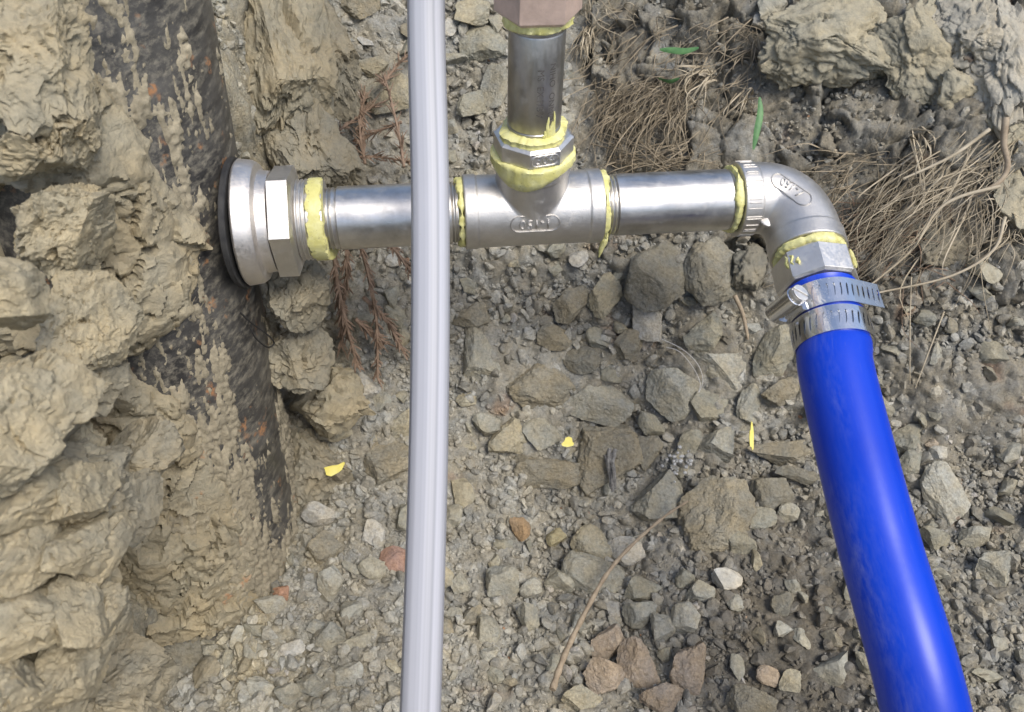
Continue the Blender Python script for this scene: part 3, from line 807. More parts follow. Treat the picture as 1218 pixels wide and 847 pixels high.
# ------------------------------------------------------------------ rocks and clay clods
def rock_shape(sub, seed, cuts=9, rough=.10, crack=0.0, lump=0.0, depth=(.62, .92), fit=True):
    """a broken piece: a ball cut by planes, split into tilted facets, cracked and roughened"""
    g = np.random.default_rng(seed); v, f = ico(sub); v = v.copy()
    for k in range(cuts):
        n = unit(g.normal(size=3)); h = g.uniform(*depth)
        s = v @ n; m = s > h; v[m] -= (s[m] - h)[:, None] * n
    if fit:
        v = v - (v.max(0) + v.min(0)) / 2; v = v / (v.max(0) - v.min(0)) * 2
    dirn = v / np.maximum(np.linalg.norm(v, axis=1)[:, None], 1e-6)
    d = rough * fbm(v * 1.9 + seed * 3.1, 3, seed) + rough * .6 * fbm(v * 6.5 + seed, 3, seed + 3)
    if sub >= 4: d += rough * .30 * fbm(v * 19 + seed, 2, seed + 4)
    if lump or crack:
        wv = np.stack([fbm(v * 1.8 + k * 9.3, 2, seed + k) for k in (1, 2, 3)], 1)
        w = v * 1.55 + seed * 2.3 + .75 * wv
        f1, f2, c, tl = cells(w, seed + 9)
        d += (lump + crack) * (.95 * tl + .65 * (c - .5))
        if crack: d -= crack * 1.5 * np.exp(-(f2 - f1) / .022) * (fbm(v * 2.7 + 4, 2, seed + 8) > -.12)
        f1, f2, c, tl = cells(w * 2.7, seed + 12)
        d += (lump * .42 + crack * .30) * (.85 * tl + .5 * (c - .5)) - crack * .55 * np.exp(-(f2 - f1) / .04) * (fbm(v * 4.1 + 7, 2, seed + 6) > .02)
        f1, f2, c, tl = cells(w * 7.0, seed + 15)
        d += (lump * .13 + crack * .08) * (.8 * tl + .5 * (c - .5))
    return v + dirn * d[:, None], f
def cam_basis(ang):
    ca_, sa_ = math.cos(ang), math.sin(ang)
    return np.stack([RGT * ca_ + UPV * sa_, -RGT * sa_ + UPV * ca_, -FWD], 1)
def put_rock(name, centre, half, B, shape, mat, col, smooth=False, sharp=None):
    v, f = shape
    V = (v * np.asarray(half)) @ B.T
    me = mesh_np(name, V, f, smooth, sharp)
    o = link(name, me, mat, loc=centre)
    o.color = (*col, 1.0); return o
CLAY, CLAYW, CLAYG = (.300, .264, .182), (.320, .280, .190), (.254, .229, .166)
# (pixel x, y, depth, half width px, half height px, half thickness mm, tilt deg, colour, cracks, lumps, label)
CLODS = [
 (18, 55, .318, 78, 105, 24, 8, CLAY, .05, .10, "large rough clay mass in the top left corner beside the casing"),
 (72, 150, .338, 50, 62, 24, 15, CLAY, .06, .10, "knobbly clay clod left of the casing above the dark gap"),
 (82, 272, .338, 40, 62, 28, 28, CLAYW, .05, .05, "tall upright clay wedge beside the dark crevice"),
 (110, 385, .343, 48, 62, 26, 12, CLAYW, .05, .03, "split tan clay block with level crack below the wedge"),
 (105, 455, .352, 42, 48, 22, 15, CLAYG, .05, .05, "clay block under the split tan block"),
 (25, 180, .322, 42, 36, 20, 0, CLAY, .05, .08, "small overhanging clay clod above the dark crevice"),
 (5, 345, .285, 36, 42, 22, -30, CLAYW, .03, .05, "small pointed clay clod at the left edge above the big slab"),
 (8, 495, .285, 78, 92, 30, 25, CLAYW, .04, .05, "big smooth faced clay slab at the left edge"),
 (66, 495, .335, 26, 34, 18, 10, CLAYG, .04, .05, "grey stone wedged between clay slab and block"),
 (-12, 690, .335, 140, 205, 46, 12, CLAYW, .055, .065, "massive crumbly clay bank filling the lower left corner"),
 (130, 605, .345, 44, 56, 24, 30, CLAYG, .06, .05, "clay chunk with slanted top left of casing foot"),
 (165, 545, .380, 40, 56, 22, 35, CLAYG, .06, .05, "brown clay chunk leaning on the casing foot"),
 (85, 570, .325, 44, 44, 22, -10, CLAYG, .05, .08, "rounded clay lump under the big smooth slab"),
 (125, 815, .372, 62, 58, 26, 20, CLAYG, .05, .06, "grey brown clay chunk at the bottom edge left of gravel"),
 (335, 75, .505, 62, 108, 34, -6, CLAY, .05, .05, "tall clay column behind the casing at the top"),
 (365, 165, .512, 48, 74, 26, -20, CLAYG, .06, .04, "smooth leaning clay slab above the steel hexagon"),
 (300, 25, .515, 44, 60, 24, 5, CLAY, .05, .10, "lumpy clay clod against casing at the top edge"),
 (385, 60, .545, 40, 82, 22, -14, CLAYG, .05, .05, "brownish clay slab right of the tall clay column"),
 (358, 350, .492, 36, 46, 22, 0, CLAYG, .05, .08, "grey clay lump directly below the threaded spigot"),
 (352, 425, .520, 40, 40, 22, 0, CLAYG, .05, .10, "darker clay lump beside casing under the grey lump"),
 (395, 480, .560, 46, 42, 20, 10, CLAYW, .05, .10, "pale crumbled clay heap right of the casing"),
 (372, 560, .575, 42, 48, 20, -20, CLAYG, .06, .06, "brown clay hump at casing foot beside yellow flake"),
 (28, 590, .296, 52, 44, 24, 20, CLAYW, .03, .03, "blocky clay lump right under the big smooth faced slab"),
 (92, 590, .312, 34, 44, 20, 8, CLAYW, .03, .03, "upright clay lump right of the blocky lump at lower left"),
 (18, 665, .292, 48, 48, 24, -12, CLAYW, .03, .03, "squarish clay block halfway down the lower left edge"),
 (82, 655, .304, 42, 40, 22, 22, CLAYW, .03, .03, "tilted clay block in the middle of the lower left bank"),
 (122, 655, .322, 28, 44, 18, 12, CLAY, .03, .03, "slim clay block on the right rim of the lower left bank"),
 (30, 735, .288, 52, 42, 24, 10, CLAYW, .03, .03, "broad clay block near the bottom of the left edge"),
 (92, 725, .302, 36, 46, 20, -10, CLAYW, .03, .03, "narrow upright clay block low in the left bank"),
 (128, 740, .322, 26, 48, 18, 8, CLAY, .03, .03, "thin overhanging clay flake above the dark gravel"),
 (10, 810, .284, 50, 46, 24, 15, CLAYW, .03, .03, "clay block in the very bottom left corner"),
 (78, 805, .300, 42, 46, 22, -15, CLAYW, .03, .03, "clay block at the bottom edge beside the corner block"),
 (112, 560, .335, 30, 34, 18, 30, CLAYG, .03, .03, "small clay block behind the upright lump near casing"),
]
for k, (px, py, d, hw, hh, ht, ang, col, cr, lu, lab) in enumerate(CLODS):
    big = max(hw, hh) > 60
    sh = rock_shape(6 if max(hw, hh) > 56 else 5, 100 + k * 7, 13, .09, cr * 1.15, lu * .85 + .035, (.46, .84))
    o = put_rock("clay_clod", P(px, py, d), (hw * d / FPX, hh * d / FPX, ht / 1000), cam_basis(math.radians(-ang)), sh, M['clay'], col, True, 24)
    tag(o, lab, "clay clod", "clay clods around the casing")

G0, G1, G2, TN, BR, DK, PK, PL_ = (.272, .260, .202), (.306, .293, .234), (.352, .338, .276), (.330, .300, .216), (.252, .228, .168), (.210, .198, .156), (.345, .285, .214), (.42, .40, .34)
# (pixel x, y, width px, height px, tilt, colour, label)
STONES = [
 (720, 351, 35, 52, -20, TN, "pale tan upright stone just under the yellow drip"),
 (679, 363, 46, 38, 20, BR, "grey brown rough stone below the tee"),
 (558, 376, 46, 28, 5, BR, "flat brown stone right of clear hose below the pipe"),
 (570, 421, 42, 60, 8, G1, "upright grey slab with pale edge right of clear hose"),
 (658, 402, 40, 30, 0, BR, "small brown block above the big cracked boulder"),
 (640, 465, 80, 60, -15, BR, "big brown boulder with pale worn face at centre"),
 (690, 428, 40, 34, -30, DK, "dark stone behind the big brown boulder"),
 (711, 480, 72, 52, -30, G1, "wedge shaped stone with light flat top at centre"),
 (768, 383, 34, 46, 10, PL_, "pale stone with white face below the right hand pipe"),
 (749, 409, 40, 34, 10, BR, "brown stone left of the pale white faced stone"),
 (578, 505, 32, 27, 0, G1, "small grey round stone right of clear hose at centre"),
 (606, 520, 42, 46, -20, TN, "tan angular stone left of the yellow chip"),
 (644, 515, 46, 36, 5, G1, "grey stone touching the yellow chip on its left"),
 (722, 545, 78, 76, 10, BR, "large flat brown slab carrying the grey wood splinter"),
 (770, 540, 34, 40, 0, BR, "brown stone right of the grey wood splinter"),
 (655, 562, 84, 36, 5, BR, "low flat brown slab under the yellow chip"),
 (429, 462, 46, 36, -15, PL_, "pale clay flake at the tip of the dry root"),
 (398, 508, 38, 36, 20, TN, "tan crumbly lump left of pale clay flake"),
 (478, 505, 26, 36, 0, TN, "tan stone touching clear hose on its left side"),
 (463, 555, 60, 62, 0, BR, "brown earth lump left of clear hose right of yellow flake"),
 (455, 478, 22, 22, 0, G1, "small grey stone below the dry root tip"),
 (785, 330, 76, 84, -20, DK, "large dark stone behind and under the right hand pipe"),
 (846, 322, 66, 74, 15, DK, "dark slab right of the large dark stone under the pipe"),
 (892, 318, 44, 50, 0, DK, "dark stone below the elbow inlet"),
 (836, 396, 48, 44, 10, G0, "grey blocky stone under the dark slab"),
 (854, 434, 66, 42, -20, G2, "pale rough stone left of the hose clamps"),
 (921, 424, 62, 54, 40, G0, "long brown stone against the blue hose below the clamps"),
 (799, 465, 56, 64, 40, G1, "layered striped stone below the pale thread"),
 (847, 486, 60, 38, -10, G0, "flat topped grey stone at the pale thread end"),
 (889, 482, 30, 50, 5, G1, "upright oval grey stone beside the blue hose"),
 (852, 534, 46, 42, 10, G1, "grey square stone left of the yellow strip"),
 (818, 527, 22, 36, -20, G0, "narrow grey stone above the sparkling mineral"),
 (774, 505, 30, 30, 0, G0, "small grey stone under the layered striped stone"),
 (930, 540, 80, 34, -5, BR, "dark brown slab right of the yellow strip"),
 (935, 466, 56, 30, 10, BR, "brown stone half under the blue hose"),
 (784, 598, 66, 66, 15, G1, "large rough grey stone above the twig tip"),
 (850, 622, 86, 96, -10, BR, "largest smooth brown boulder right of the twig tip"),
 (704, 651, 48, 42, 10, TN, "tan stone left of the twig in the lower middle"),
 (702, 688, 68, 48, -25, G1, "wedge shaped grey stone crossed by the twig"),
 (745, 661, 40, 34, 15, PL_, "pale grey stone under the upper twig"),
 (767, 706, 44, 30, -5, G0, "flat oval dark grey stone right of the twig"),
 (816, 694, 24, 24, 0, G0, "small round brown stone below the largest boulder"),
 (833, 710, 34, 30, 0, G1, "grey stone below the largest brown boulder"),
 (812, 742, 38, 38, 10, G2, "pale grey block above the pinkish stones"),
 (789, 752, 28, 32, 0, G2, "pale square stone left of the pale grey block"),
 (762, 737, 38, 32, 0, G1, "grey stone below the flat oval stone"),
 (757, 795, 44, 66, 10, PK, "tall pinkish tan stone at the bottom middle"),
 (719, 812, 48, 46, -20, PK, "pinkish stone between the twig and tall pinkish stone"),
 (820, 803, 48, 60, 15, PK, "ragged pinkish stone right of the tall pinkish stone"),
 (722, 772, 42, 34, 20, PK, "reddish brown stone above the pinkish stones by twig"),
 (691, 838, 44, 34, 0, TN, "tan stone at the bottom edge right of the twig"),
 (786, 834, 50, 36, 0, PK, "pinkish crumbly stone at the bottom edge"),
 (904, 621, 32, 28, 0, G0, "grey brown stone right of the largest boulder"),
 (936, 614, 26, 24, 0, G1, "small grey stone beside the blue hose right of boulder"),
 (881, 650, 34, 34, 0, G0, "dark grey stone at the lower right of largest boulder"),
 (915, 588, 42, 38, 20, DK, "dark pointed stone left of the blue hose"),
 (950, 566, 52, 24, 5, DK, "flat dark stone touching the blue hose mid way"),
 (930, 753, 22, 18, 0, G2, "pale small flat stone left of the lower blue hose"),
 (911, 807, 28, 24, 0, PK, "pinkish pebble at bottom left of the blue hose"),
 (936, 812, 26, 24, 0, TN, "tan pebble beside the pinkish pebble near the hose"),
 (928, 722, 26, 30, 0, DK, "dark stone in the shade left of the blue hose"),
 (891, 836, 52, 36, 0, BR, "brown earth lump at the bottom edge near the hose"),
 (444, 640, 26, 34, 10, PL_, "cream orange stone left of clear hose"),
 (468, 671, 34, 30, -15, (.29, .19, .145), "brick red stone touching clear hose"),
 (444, 680, 34, 26, 0, G1, "grey stone left of the brick red stone"),
 (395, 763, 34, 36, 0, G1, "rounded grey stone at lower left, left of its twin"),
 (427, 770, 34, 28, 0, G1, "rounded grey stone near clear hose, right of its twin"),
 (416, 806, 38, 26, 35, G2, "slanted pale stone at bottom left of clear hose"),
 (597, 697, 40, 38, 20, G1, "grey cube like stone right of clear hose, lower half"),
 (578, 757, 30, 38, 0, G1, "grey upright stone in dark gravel right of clear hose"),
 (627, 740, 28, 36, -10, G1, "greenish grey stone left of the lower twig"),
 (582, 785, 22, 18, 0, G2, "small pale green grey stone in the dark gravel"),
 (630, 703, 26, 22, 0, G2, "light grey stone right of the cube like stone"),
 (546, 697, 22, 26, 0, G1, "grey stone touching clear hose on its right, lower half"),
 (661, 643, 24, 22, 0, (.30, .27, .17), "small yellowish round stone left of the tan stone"),
 (617, 633, 24, 26, 0, (.32, .225, .13), "rusty orange stone right of clear hose"),
 (395, 700, 32, 40, 10, G2, "pale grey stone in the gravel right of orange stones"),
 (387, 657, 44, 38, 0, BR, "brown lump below the sparkling stone near casing"),
 (381, 616, 36, 34, 20, PL_, "pale sparkling stone near the casing foot"),
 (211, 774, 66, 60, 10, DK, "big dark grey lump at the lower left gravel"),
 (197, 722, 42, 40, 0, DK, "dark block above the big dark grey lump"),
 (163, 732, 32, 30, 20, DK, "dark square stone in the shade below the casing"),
 (288, 667, 34, 34, 0, TN, "tan stone at the casing foot"),
 (320, 681, 26, 22, 10, PL_, "pale tan stone right of the casing foot"),
 (302, 708, 18, 20, 0, (.40, .22, .12), "left one of two orange stones below the casing"),
 (337, 709, 20, 20, -20, (.36, .22, .15), "right one of two orange stones below the casing"),
 (324, 724, 40, 22, 0, G2, "flat pale stone under the two orange stones"),
 (349, 775, 34, 18, 10, PL_, "pale flat stone in the lower left gravel"),
 (373, 820, 34, 30, 0, G1, "grey stone at bottom left, rightmost of a row"),
 (314, 823, 30, 26, 0, G2, "pale grey stone at bottom left, leftmost of a row"),
 (345, 828, 30, 26, 0, G1, "grey stone at bottom left, middle of a row"),
 (1118, 587, 42, 70, 30, G2, "large slanting slab right of the blue hose"),
 (1181, 681, 44, 42, 10, G1, "angular grey stone near the right edge"),
 (1158, 640, 40, 26, 20, G1, "grey stone between slanting slab and angular stone"),
 (1080, 521, 40, 30, 15, G0, "grey stone touching the blue hose on its right"),
 (1078, 550, 30, 30, 0, G0, "small stone below the grey one right of the hose"),
 (1110, 645, 36, 28, -10, G0, "dark broken stone below the slanting slab"),
 (1113, 420, 22, 26, 0, G1, "small grey stone under the dry grass at right"),
 (430, 12, 44, 30, 10, BR, "brown hollow stone at the top edge left of clear hose"),
 (462, 116, 58, 44, 5, TN, "tan broken stone behind the bare twigs"),
 (444, 82, 36, 24, 0, TN, "tan flake above the bare twigs"),
 (572, 55, 54, 42, 10, G0, "grey broken clod left of the upright nipple"),
 (590, 108, 36, 50, -10, G1, "grey stone beside the upright nipple"),
 (560, 128, 34, 30, 0, G0, "grey crumb stone between clear hose and nipple"),
 (560, 20, 40, 30, 0, TN, "tan clod at the top edge left of bronze union"),
 (990, 44, 150, 128, -12, TN, "huge rough clay clod at the top right"),
 (1088, 66, 92, 116, 10, TN, "tall clay clod beside the dark crack at the top right"),
 (1152, 44, 92, 92, 5, (.345, .32, .255), "pale layered clod near the top right corner"),
 (1192, 80, 84, 160, 18, (.36, .335, .27), "pale faced slab at the right edge"),
 (1142, 108, 60, 54, -30, TN, "small wedge clod under the pale layered clod"),
 (1176, 135, 32, 50, 10, TN, "narrow clod above the dry grass crown"),
 (1206, 165, 40, 60, 0, TN, "clod at the right edge behind dry grass"),
 (1206, 240, 60, 84, 0, TN, "brown clod at the right edge below the grass crown"),
 (1120, 290, 54, 60, 10, BR, "round earth lump under the dry grass"),
 (916, 14, 34, 34, 10, G1, "blue grey stone at the top edge"),
 (903, 28, 18, 18, 0, PL_, "small pale stone beside the blue grey stone"),
 (935, 55, 30, 40, 0, BR, "brown clod left of the huge rough clod"),
]
boxes, clear_ = [], []
for k, (px, py, w, h, ang, col, lab) in enumerate(STONES):
    p, n, d = hit(px, py); boxes.append((p, max(w, h) * d / FPX * .5)); clear_.append((p, min(w, h) * d / FPX * .5))
    big = max(w, h) > 60
    top = py < 320 and px > 880
    sh = rock_shape(6 if max(w, h) > 90 else 5 if max(w, h) > 42 else 4, 900 + k * 11, 12, .09, .09 if top else 0.0, .10 if top else .07 if col in (PK, TN, BR) else .04, (.42, .82))
    th = min(w, h) * .55 if not top else min(w, h) * .5
    half = (w * .53 * d / FPX, h * .53 * d / FPX, th * .60 * d / FPX)
    o = put_rock("stone", p + n * (half[2] * .30 + (.0045 if max(w, h) < 60 else .002)), half, cam_basis(math.radians(ang)), sh, M['clay'] if top else M['stone'], tuple(np.array(col) * random.uniform(.92, 1.08)), False)
    if top: o.data.polygons.foreach_set("use_smooth", [True] * len(o.data.polygons))
    tag(o, lab, "stone", "broken stones and clods of the pit")

# medium stones: countable, alike within each patch of the pit
protos = []
for k in range(14):
    v, f = rock_shape(3, 3000 + k, 11, .09, 0, .05, (.36, .80))
    v = v * np.array([1, random.uniform(.6, .95), random.uniform(.45, .75)]) * .007
    protos.append(mesh_np("stone", v, f, False)); protos[-1].materials.append(M['stone'])
def zone(px, py, col):
    """names a small stone by the nearest of the named ones"""
    if px < 480: grp = "small stones left of the clear hose"
    else: grp = "small stones between the hoses" if px < 900 else "small stones around the blue hose"
    for q_ in sorted(STONES, key=lambda t: (t[0] - px) ** 2 + (t[1] - py) ** 2)[:14]:
        dx, dy = px - q_[0], py - q_[1]
        side = ("right of" if dx > 0 else "left of") if abs(dx) > abs(dy) else ("below" if dy > 0 else "above")
        if abs(dx) > 2.4 * abs(dy) or abs(dy) > 2.4 * abs(dx): pos = side
        else: pos = ("lower " if dy > 0 else "upper ") + ("right of" if dx > 0 else "left of")
        lab = "small %s stone %s the %s" % (col, pos, q_[6])
        if len(lab.split()) <= 16 and lab not in used: used.add(lab); return lab, grp
    return "small stone lying among the broken rubble of the pit floor", "small stones in the rubble"
used = set()
NAMES = {G0: "grey", G1: "light grey", G2: "pale grey", BR: "brown", TN: "tan", PL_: "whitish", DK: "dark"}
placed = list(boxes); count = 0
pts2 = [(q_[0], q_[1]) for q_ in []]
tries = 0
while count < 180 and tries < 6000:
    tries += 1
    px, py = random.uniform(170, 1215), random.uniform(20, 845)
    if py < 300 and (px > 680 or px < 400): continue
    if px < 340 and py < 690: continue
    p, n, d = hit(px, py); r = random.choice((.0048, .0058, .007, .0085, .0105)) * random.uniform(.85, 1.1)
    if any(np.linalg.norm(p - q_) < .72 * (r + rq) for q_, rq in placed): continue
    placed.append((p, r)); count += 1
    o = bpy.data.objects.new("stone", random.choice(protos)); COL.objects.link(o)
    o.location = p + n * (r * .12 + .002); o.scale = (r * 1.15 / .007,) * 3
    o.rotation_euler = (random.uniform(-.7, .7) + .4, random.uniform(-.6, .6), random.uniform(0, 6.28))
    c0_ = random.choice((G0, G0, G1, G1, G2, BR, TN, PL_) if px < 900 else (G0, G0, G1, BR, G1)); cc = np.array(c0_) * random.uniform(.92, 1.08)
    o.color = (*cc, 1)
    lab, grp = zone(px, py, NAMES[c0_]); tag(o, lab, "stone", grp)

# gravel and fines: far too many to count, one object
def gravel(N, rmin, rmax, sub, seed, power, nproto=24):
    g = np.random.default_rng(seed)
    shapes = []
    for k in range(nproto):
        v, f = rock_shape(sub, 5000 + seed * 50 + k, 8, .10, 0, 0, (.35, .8)); shapes.append(v * np.array([1, g.uniform(.6, 1), g.uniform(.45, .8)]))
    x = g.uniform(-.25, .42, N * 5); y = g.uniform(.14, .70, N * 5)
    z = H(x, y); pr = np.stack([x, y, z], 1)
    rel = pr - CAM; dz = rel @ FWD; pxx = W0 / 2 + rel[:, 0] / dz * FPX; pyy = H0 / 2 - rel @ UPV / dz * FPX
    seen = (pxx > 60) & (pxx < 1340) & (pyy > -90) & (pyy < 960)
    # keep to what the pit shows: denser in drifts, thin on the matted banks
    dens = sstep(-.35, .35, fbm(pr * 16, 3, 90 + seed)) * .75 + .25
    bank = (x > .04) & (z > -.075) & (z < .2)
    dens = np.where(bank, dens * (.30 if seed == 1 else .04), dens); dens = np.where(x < -.225, 0, dens); dens = dens * (1 - .8 * np.exp(-((x - .175 + .18 * (y - .2)) / .045) ** 2 - ((y - .225) / .085) ** 2))
    m = (g.random(N * 5) < dens) & seen
    for c_, rc in clear_:                         # gravel does not lie on the named stones
        m &= ((pr - c_) ** 2).sum(1) > (rc * .92) ** 2
    x, y = x[m][:N], y[m][:N]; n = len(x)
    z0 = H(x, y); z = z0 + detail(x, y, z0) * .8
    r = rmin * (rmax / rmin) ** (g.random(n) ** power)
    qt = g.normal(size=(n, 4)); qt /= np.linalg.norm(qt, axis=1)[:, None]
    w, a, b, c = qt.T
    R = np.stack([np.stack([1 - 2 * (b * b + c * c), 2 * (a * b - c * w), 2 * (a * c + b * w)], 1), np.stack([2 * (a * b + c * w), 1 - 2 * (a * a + c * c), 2 * (b * c - a * w)], 1), np.stack([2 * (a * c - b * w), 2 * (b * c + a * w), 1 - 2 * (a * a + b * b)], 1)], 1)
    ids = g.integers(0, nproto, n); S_ = np.stack(shapes)[ids] * r[:, None, None]
    V = np.einsum('nij,nkj->nki', R, S_) + np.stack([x, y, z + r * .36], 1)[:, None, :]
    nv = V.shape[1]; F = ico(sub)[1][None] + (np.arange(n) * nv)[:, None, None]
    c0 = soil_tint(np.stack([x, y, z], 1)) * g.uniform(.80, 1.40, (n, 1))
    grey = g.random(n) < .45
    c0[grey] = c0[grey] * .4 + .6 * np.array([.325, .314, .268]) * g.uniform(.75, 1.35, (grey.sum(), 1))
    wd = np.minimum(1, 1.5 * np.exp(-((x - .172 + .12 * (y - .2)) / .050) ** 2 - ((y - .235) / .085) ** 2))[:, None] * .7  # gravel takes on the same dark soil and painted hose shade
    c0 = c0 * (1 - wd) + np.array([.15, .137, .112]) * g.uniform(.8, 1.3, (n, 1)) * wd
    odd = g.random(n); c0[odd < .012] = (.40, .38, .34); c0[odd > .998] = (.33, .20, .12)
    return V.reshape(-1, 3), F.reshape(-1, 3), np.repeat(c0, nv, 0)
parts_ = [gravel(36000, .0009, .0026, 1, 1, 1.5), gravel(5200, .0026, .0058, 2, 2, 1.7)]
offs, Vs, Fs, Cs = 0, [], [], []
for v, f, c0 in parts_: Vs.append(v); Fs.append(f + offs); Cs.append(c0); offs += len(v)
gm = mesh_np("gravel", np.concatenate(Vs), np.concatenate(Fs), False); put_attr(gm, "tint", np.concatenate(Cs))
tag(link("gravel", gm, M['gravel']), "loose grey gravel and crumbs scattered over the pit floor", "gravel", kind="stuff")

# ------------------------------------------------------------------ roots, dry grass, twig, scraps
def jitter(p, k): return np.asarray(p) + rng.normal(size=3) * k
def strand(mb, pts, r0, r1, n=5, flat=None, sub=5):
    q = spline(pts, sub); m = len(q)
    mb.add(*sweep(q, [r0 + (r1 - r0) * i / (m - 1) for i in range(m)], n, ref=rng.normal(size=3), flat=flat))
def surf(px, py, lift): return hit(px, py, lift)[0]
def tuft(name, label, cat, group, mat, roots, ends, count, r, lift=(.004, .022), bow=.012, curl=6, flat=None, sub=4, rel=None):
    """many strands from a root area to a spread of ends; both given as pixel boxes on the bank"""
    mb = MB(); shades = []
    for k in range(count):
        x0, y0 = rng.uniform(roots[0], roots[2]), rng.uniform(roots[1], roots[3])
        x1, y1 = rng.uniform(ends[0], ends[2]), rng.uniform(ends[1], ends[3])
        if rel: x1, y1 = x0 + rng.normal(rel[0], rel[2]), y0 + rng.normal(rel[1], rel[3])
        l0, l1 = rng.uniform(.002, .006), rng.uniform(*lift)
        a, b = surf(x0, y0, l0), surf(x1, y1, l1)
        side = rng.normal() * curl; ln = rng.uniform(.45, 1.0)
        x1, y1 = x0 + (x1 - x0) * ln, y0 + (y1 - y0) * ln; b = surf(x1, y1, l1)
        kx, ky = (rng.normal() * curl * .6, rng.normal() * curl * .6) if rng.random() < .35 else (0, 0)
        m1 = surf(x0 + (x1 - x0) * .33 + side * .6, y0 + (y1 - y0) * .33 - side * .3, l0 + bow * rng.uniform(.3, 1.2))
        m2 = surf(x0 + (x1 - x0) * .68 + side + kx, y0 + (y1 - y0) * .68 - side * .4 + ky, l1 + bow * rng.uniform(.1, .9))
        n0 = len(mb.v); strand(mb, [a, m1, m2, b], r * rng.uniform(.45, 1.5), r * .3, 4, flat or rng.uniform(.3, 1), sub); shades += [max(0, rng.normal() * .35 + .12)] * (len(mb.v) - n0)
    me = mb.mesh(name, 60)
    if len(me.vertices) == len(shades): put_float(me, 'shade', np.clip(shades, 0, 1))
    o = link(name, me, mat); tag(o, label, cat, group); return o
GD = "dry grass and roots hanging from the bank"
tuft("dry_grass", "long straw coloured grass sweeping down left at the right edge", "dry grass", GD, M['straw'], (1090, 160, 1200, 215), (975, 240, 1080, 350), 30, .0006, (.004, .03), .012, 14)
tuft("dry_grass", "dense dry grass fan between elbow and right edge", "dry grass", GD, M['straw'], (1040, 190, 1150, 270), (985, 260, 1060, 355), 120, .00042, (.003, .022), .006, 16)
tuft("dry_grass", "grey tangle of dead grass behind the elbow", "dry grass", GD, M['grey_straw'], (970, 180, 1110, 320), (960, 200, 1110, 350), 190, .00045, (.002, .016), .005, 10, rel=(-45, 40, 40, 34))
tuft("dry_grass", "straw grass crown with kinked blades below the tall clay clod", "dry grass", GD, M['straw'], (1078, 150, 1100, 168), (1060, 190, 1115, 300), 11, .0008, (.006, .02), .012, 8)
tuft("dry_grass", "pale fine roots curling at the right edge under the grass", "dry grass", GD, M['straw'], (1185, 250, 1215, 285), (1130, 290, 1218, 345), 26, .0005, (.004, .02), .008, 12)
tuft("dry_grass", "few straw stalks reaching down past the blue hose clamps", "dry grass", GD, M['straw'], (1130, 210, 1180, 260), (1060, 320, 1170, 430), 12, .0006, (.006, .022), .012, 14)
tuft("dry_grass", "loose straw bundle hanging from the clods at the right edge", "dry grass", GD, M['straw'], (1130, 150, 1212, 250), (0, 0, 1, 1), 95, .00045, (.003, .024), .008, 12, rel=(-55, 70, 40, 36))
tuft("dry_grass", "brown broken grass litter under the grass fan", "dry grass", GD, M['root'], (1000, 230, 1150, 340), (990, 230, 1150, 360), 110, .00042, (.001, .012), .004, 10, rel=(-40, 30, 40, 30))
tuft("root_tuft", "hanging pale root tuft beside the bronze union", "roots", GD, M['straw'], (690, 32, 715, 50), (664, 70, 705, 115), 24, .0009, (.004, .014), .010, 4)
tuft("root_tuft", "long grey roots trailing down left behind the tee collar", "roots", GD, M['grey_straw'], (730, 90, 830, 140), (668, 130, 800, 215), 230, .00038, (.003, .016), .009, 8, rel=(-30, 60, 22, 24))
tuft("root_tuft", "fine root hairs across the matted earth mound", "roots", GD, M['grey_straw'], (700, 20, 900, 130), (680, 60, 880, 190), 230, .00040, (.003, .012), .006, 7, rel=(-24, 46, 34, 28))
tuft("root_tuft", "straw blade clump at the middle of the earth mound", "roots", GD, M['straw'], (825, 82, 852, 98), (780, 90, 835, 195), 26, .0009, (.006, .012), .010, 5)
tuft("root_tuft", "kinked straw blades right of the green blade on the mound", "roots", GD, M['straw'], (880, 108, 898, 122), (850, 125, 905, 170), 14, .0006, (.006, .012), .008, 5)
tuft("root_tuft", "straw fibres at the top edge above the earth mound", "roots", GD, M['straw'], (690, -10, 760, 40), (680, 10, 780, 70), 26, .0006, (.004, .012), .010, 8)
tuft("root_tuft", "thin brown fibres hanging behind the right hand pipe", "roots", GD, M['grey_straw'], (700, 150, 860, 200), (680, 185, 850, 235), 90, .0005, (.003, .010), .006, 8)
# single green blades
for lab, pts in (("green blade lying across the middle of the earth mound", [(838, 74), (825, 78), (812, 77), (800, 76)]),
                 ("green blade hanging down above the right hand pipe", [(896, 132), (897, 150), (893, 170), (889, 188)]),
                 ("short green blade beneath the straw clump", [(818, 112), (808, 116), (797, 112)])):
    mb = MB(); q = spline([surf(x, y, .028) for x, y in pts], 6); m = len(q)
    mb.add(*sweep(q, [.0003 + .0019 * math.sin(math.pi * (i + .5) / m) ** .7 for i in range(m)], 6, ref=RGT if 'lying' not in lab else UPV, flat=.25))
    tag(link("green_blade", mb.mesh("green_blade", 60), M['green']), lab, "grass blade", "green blades on the bank")
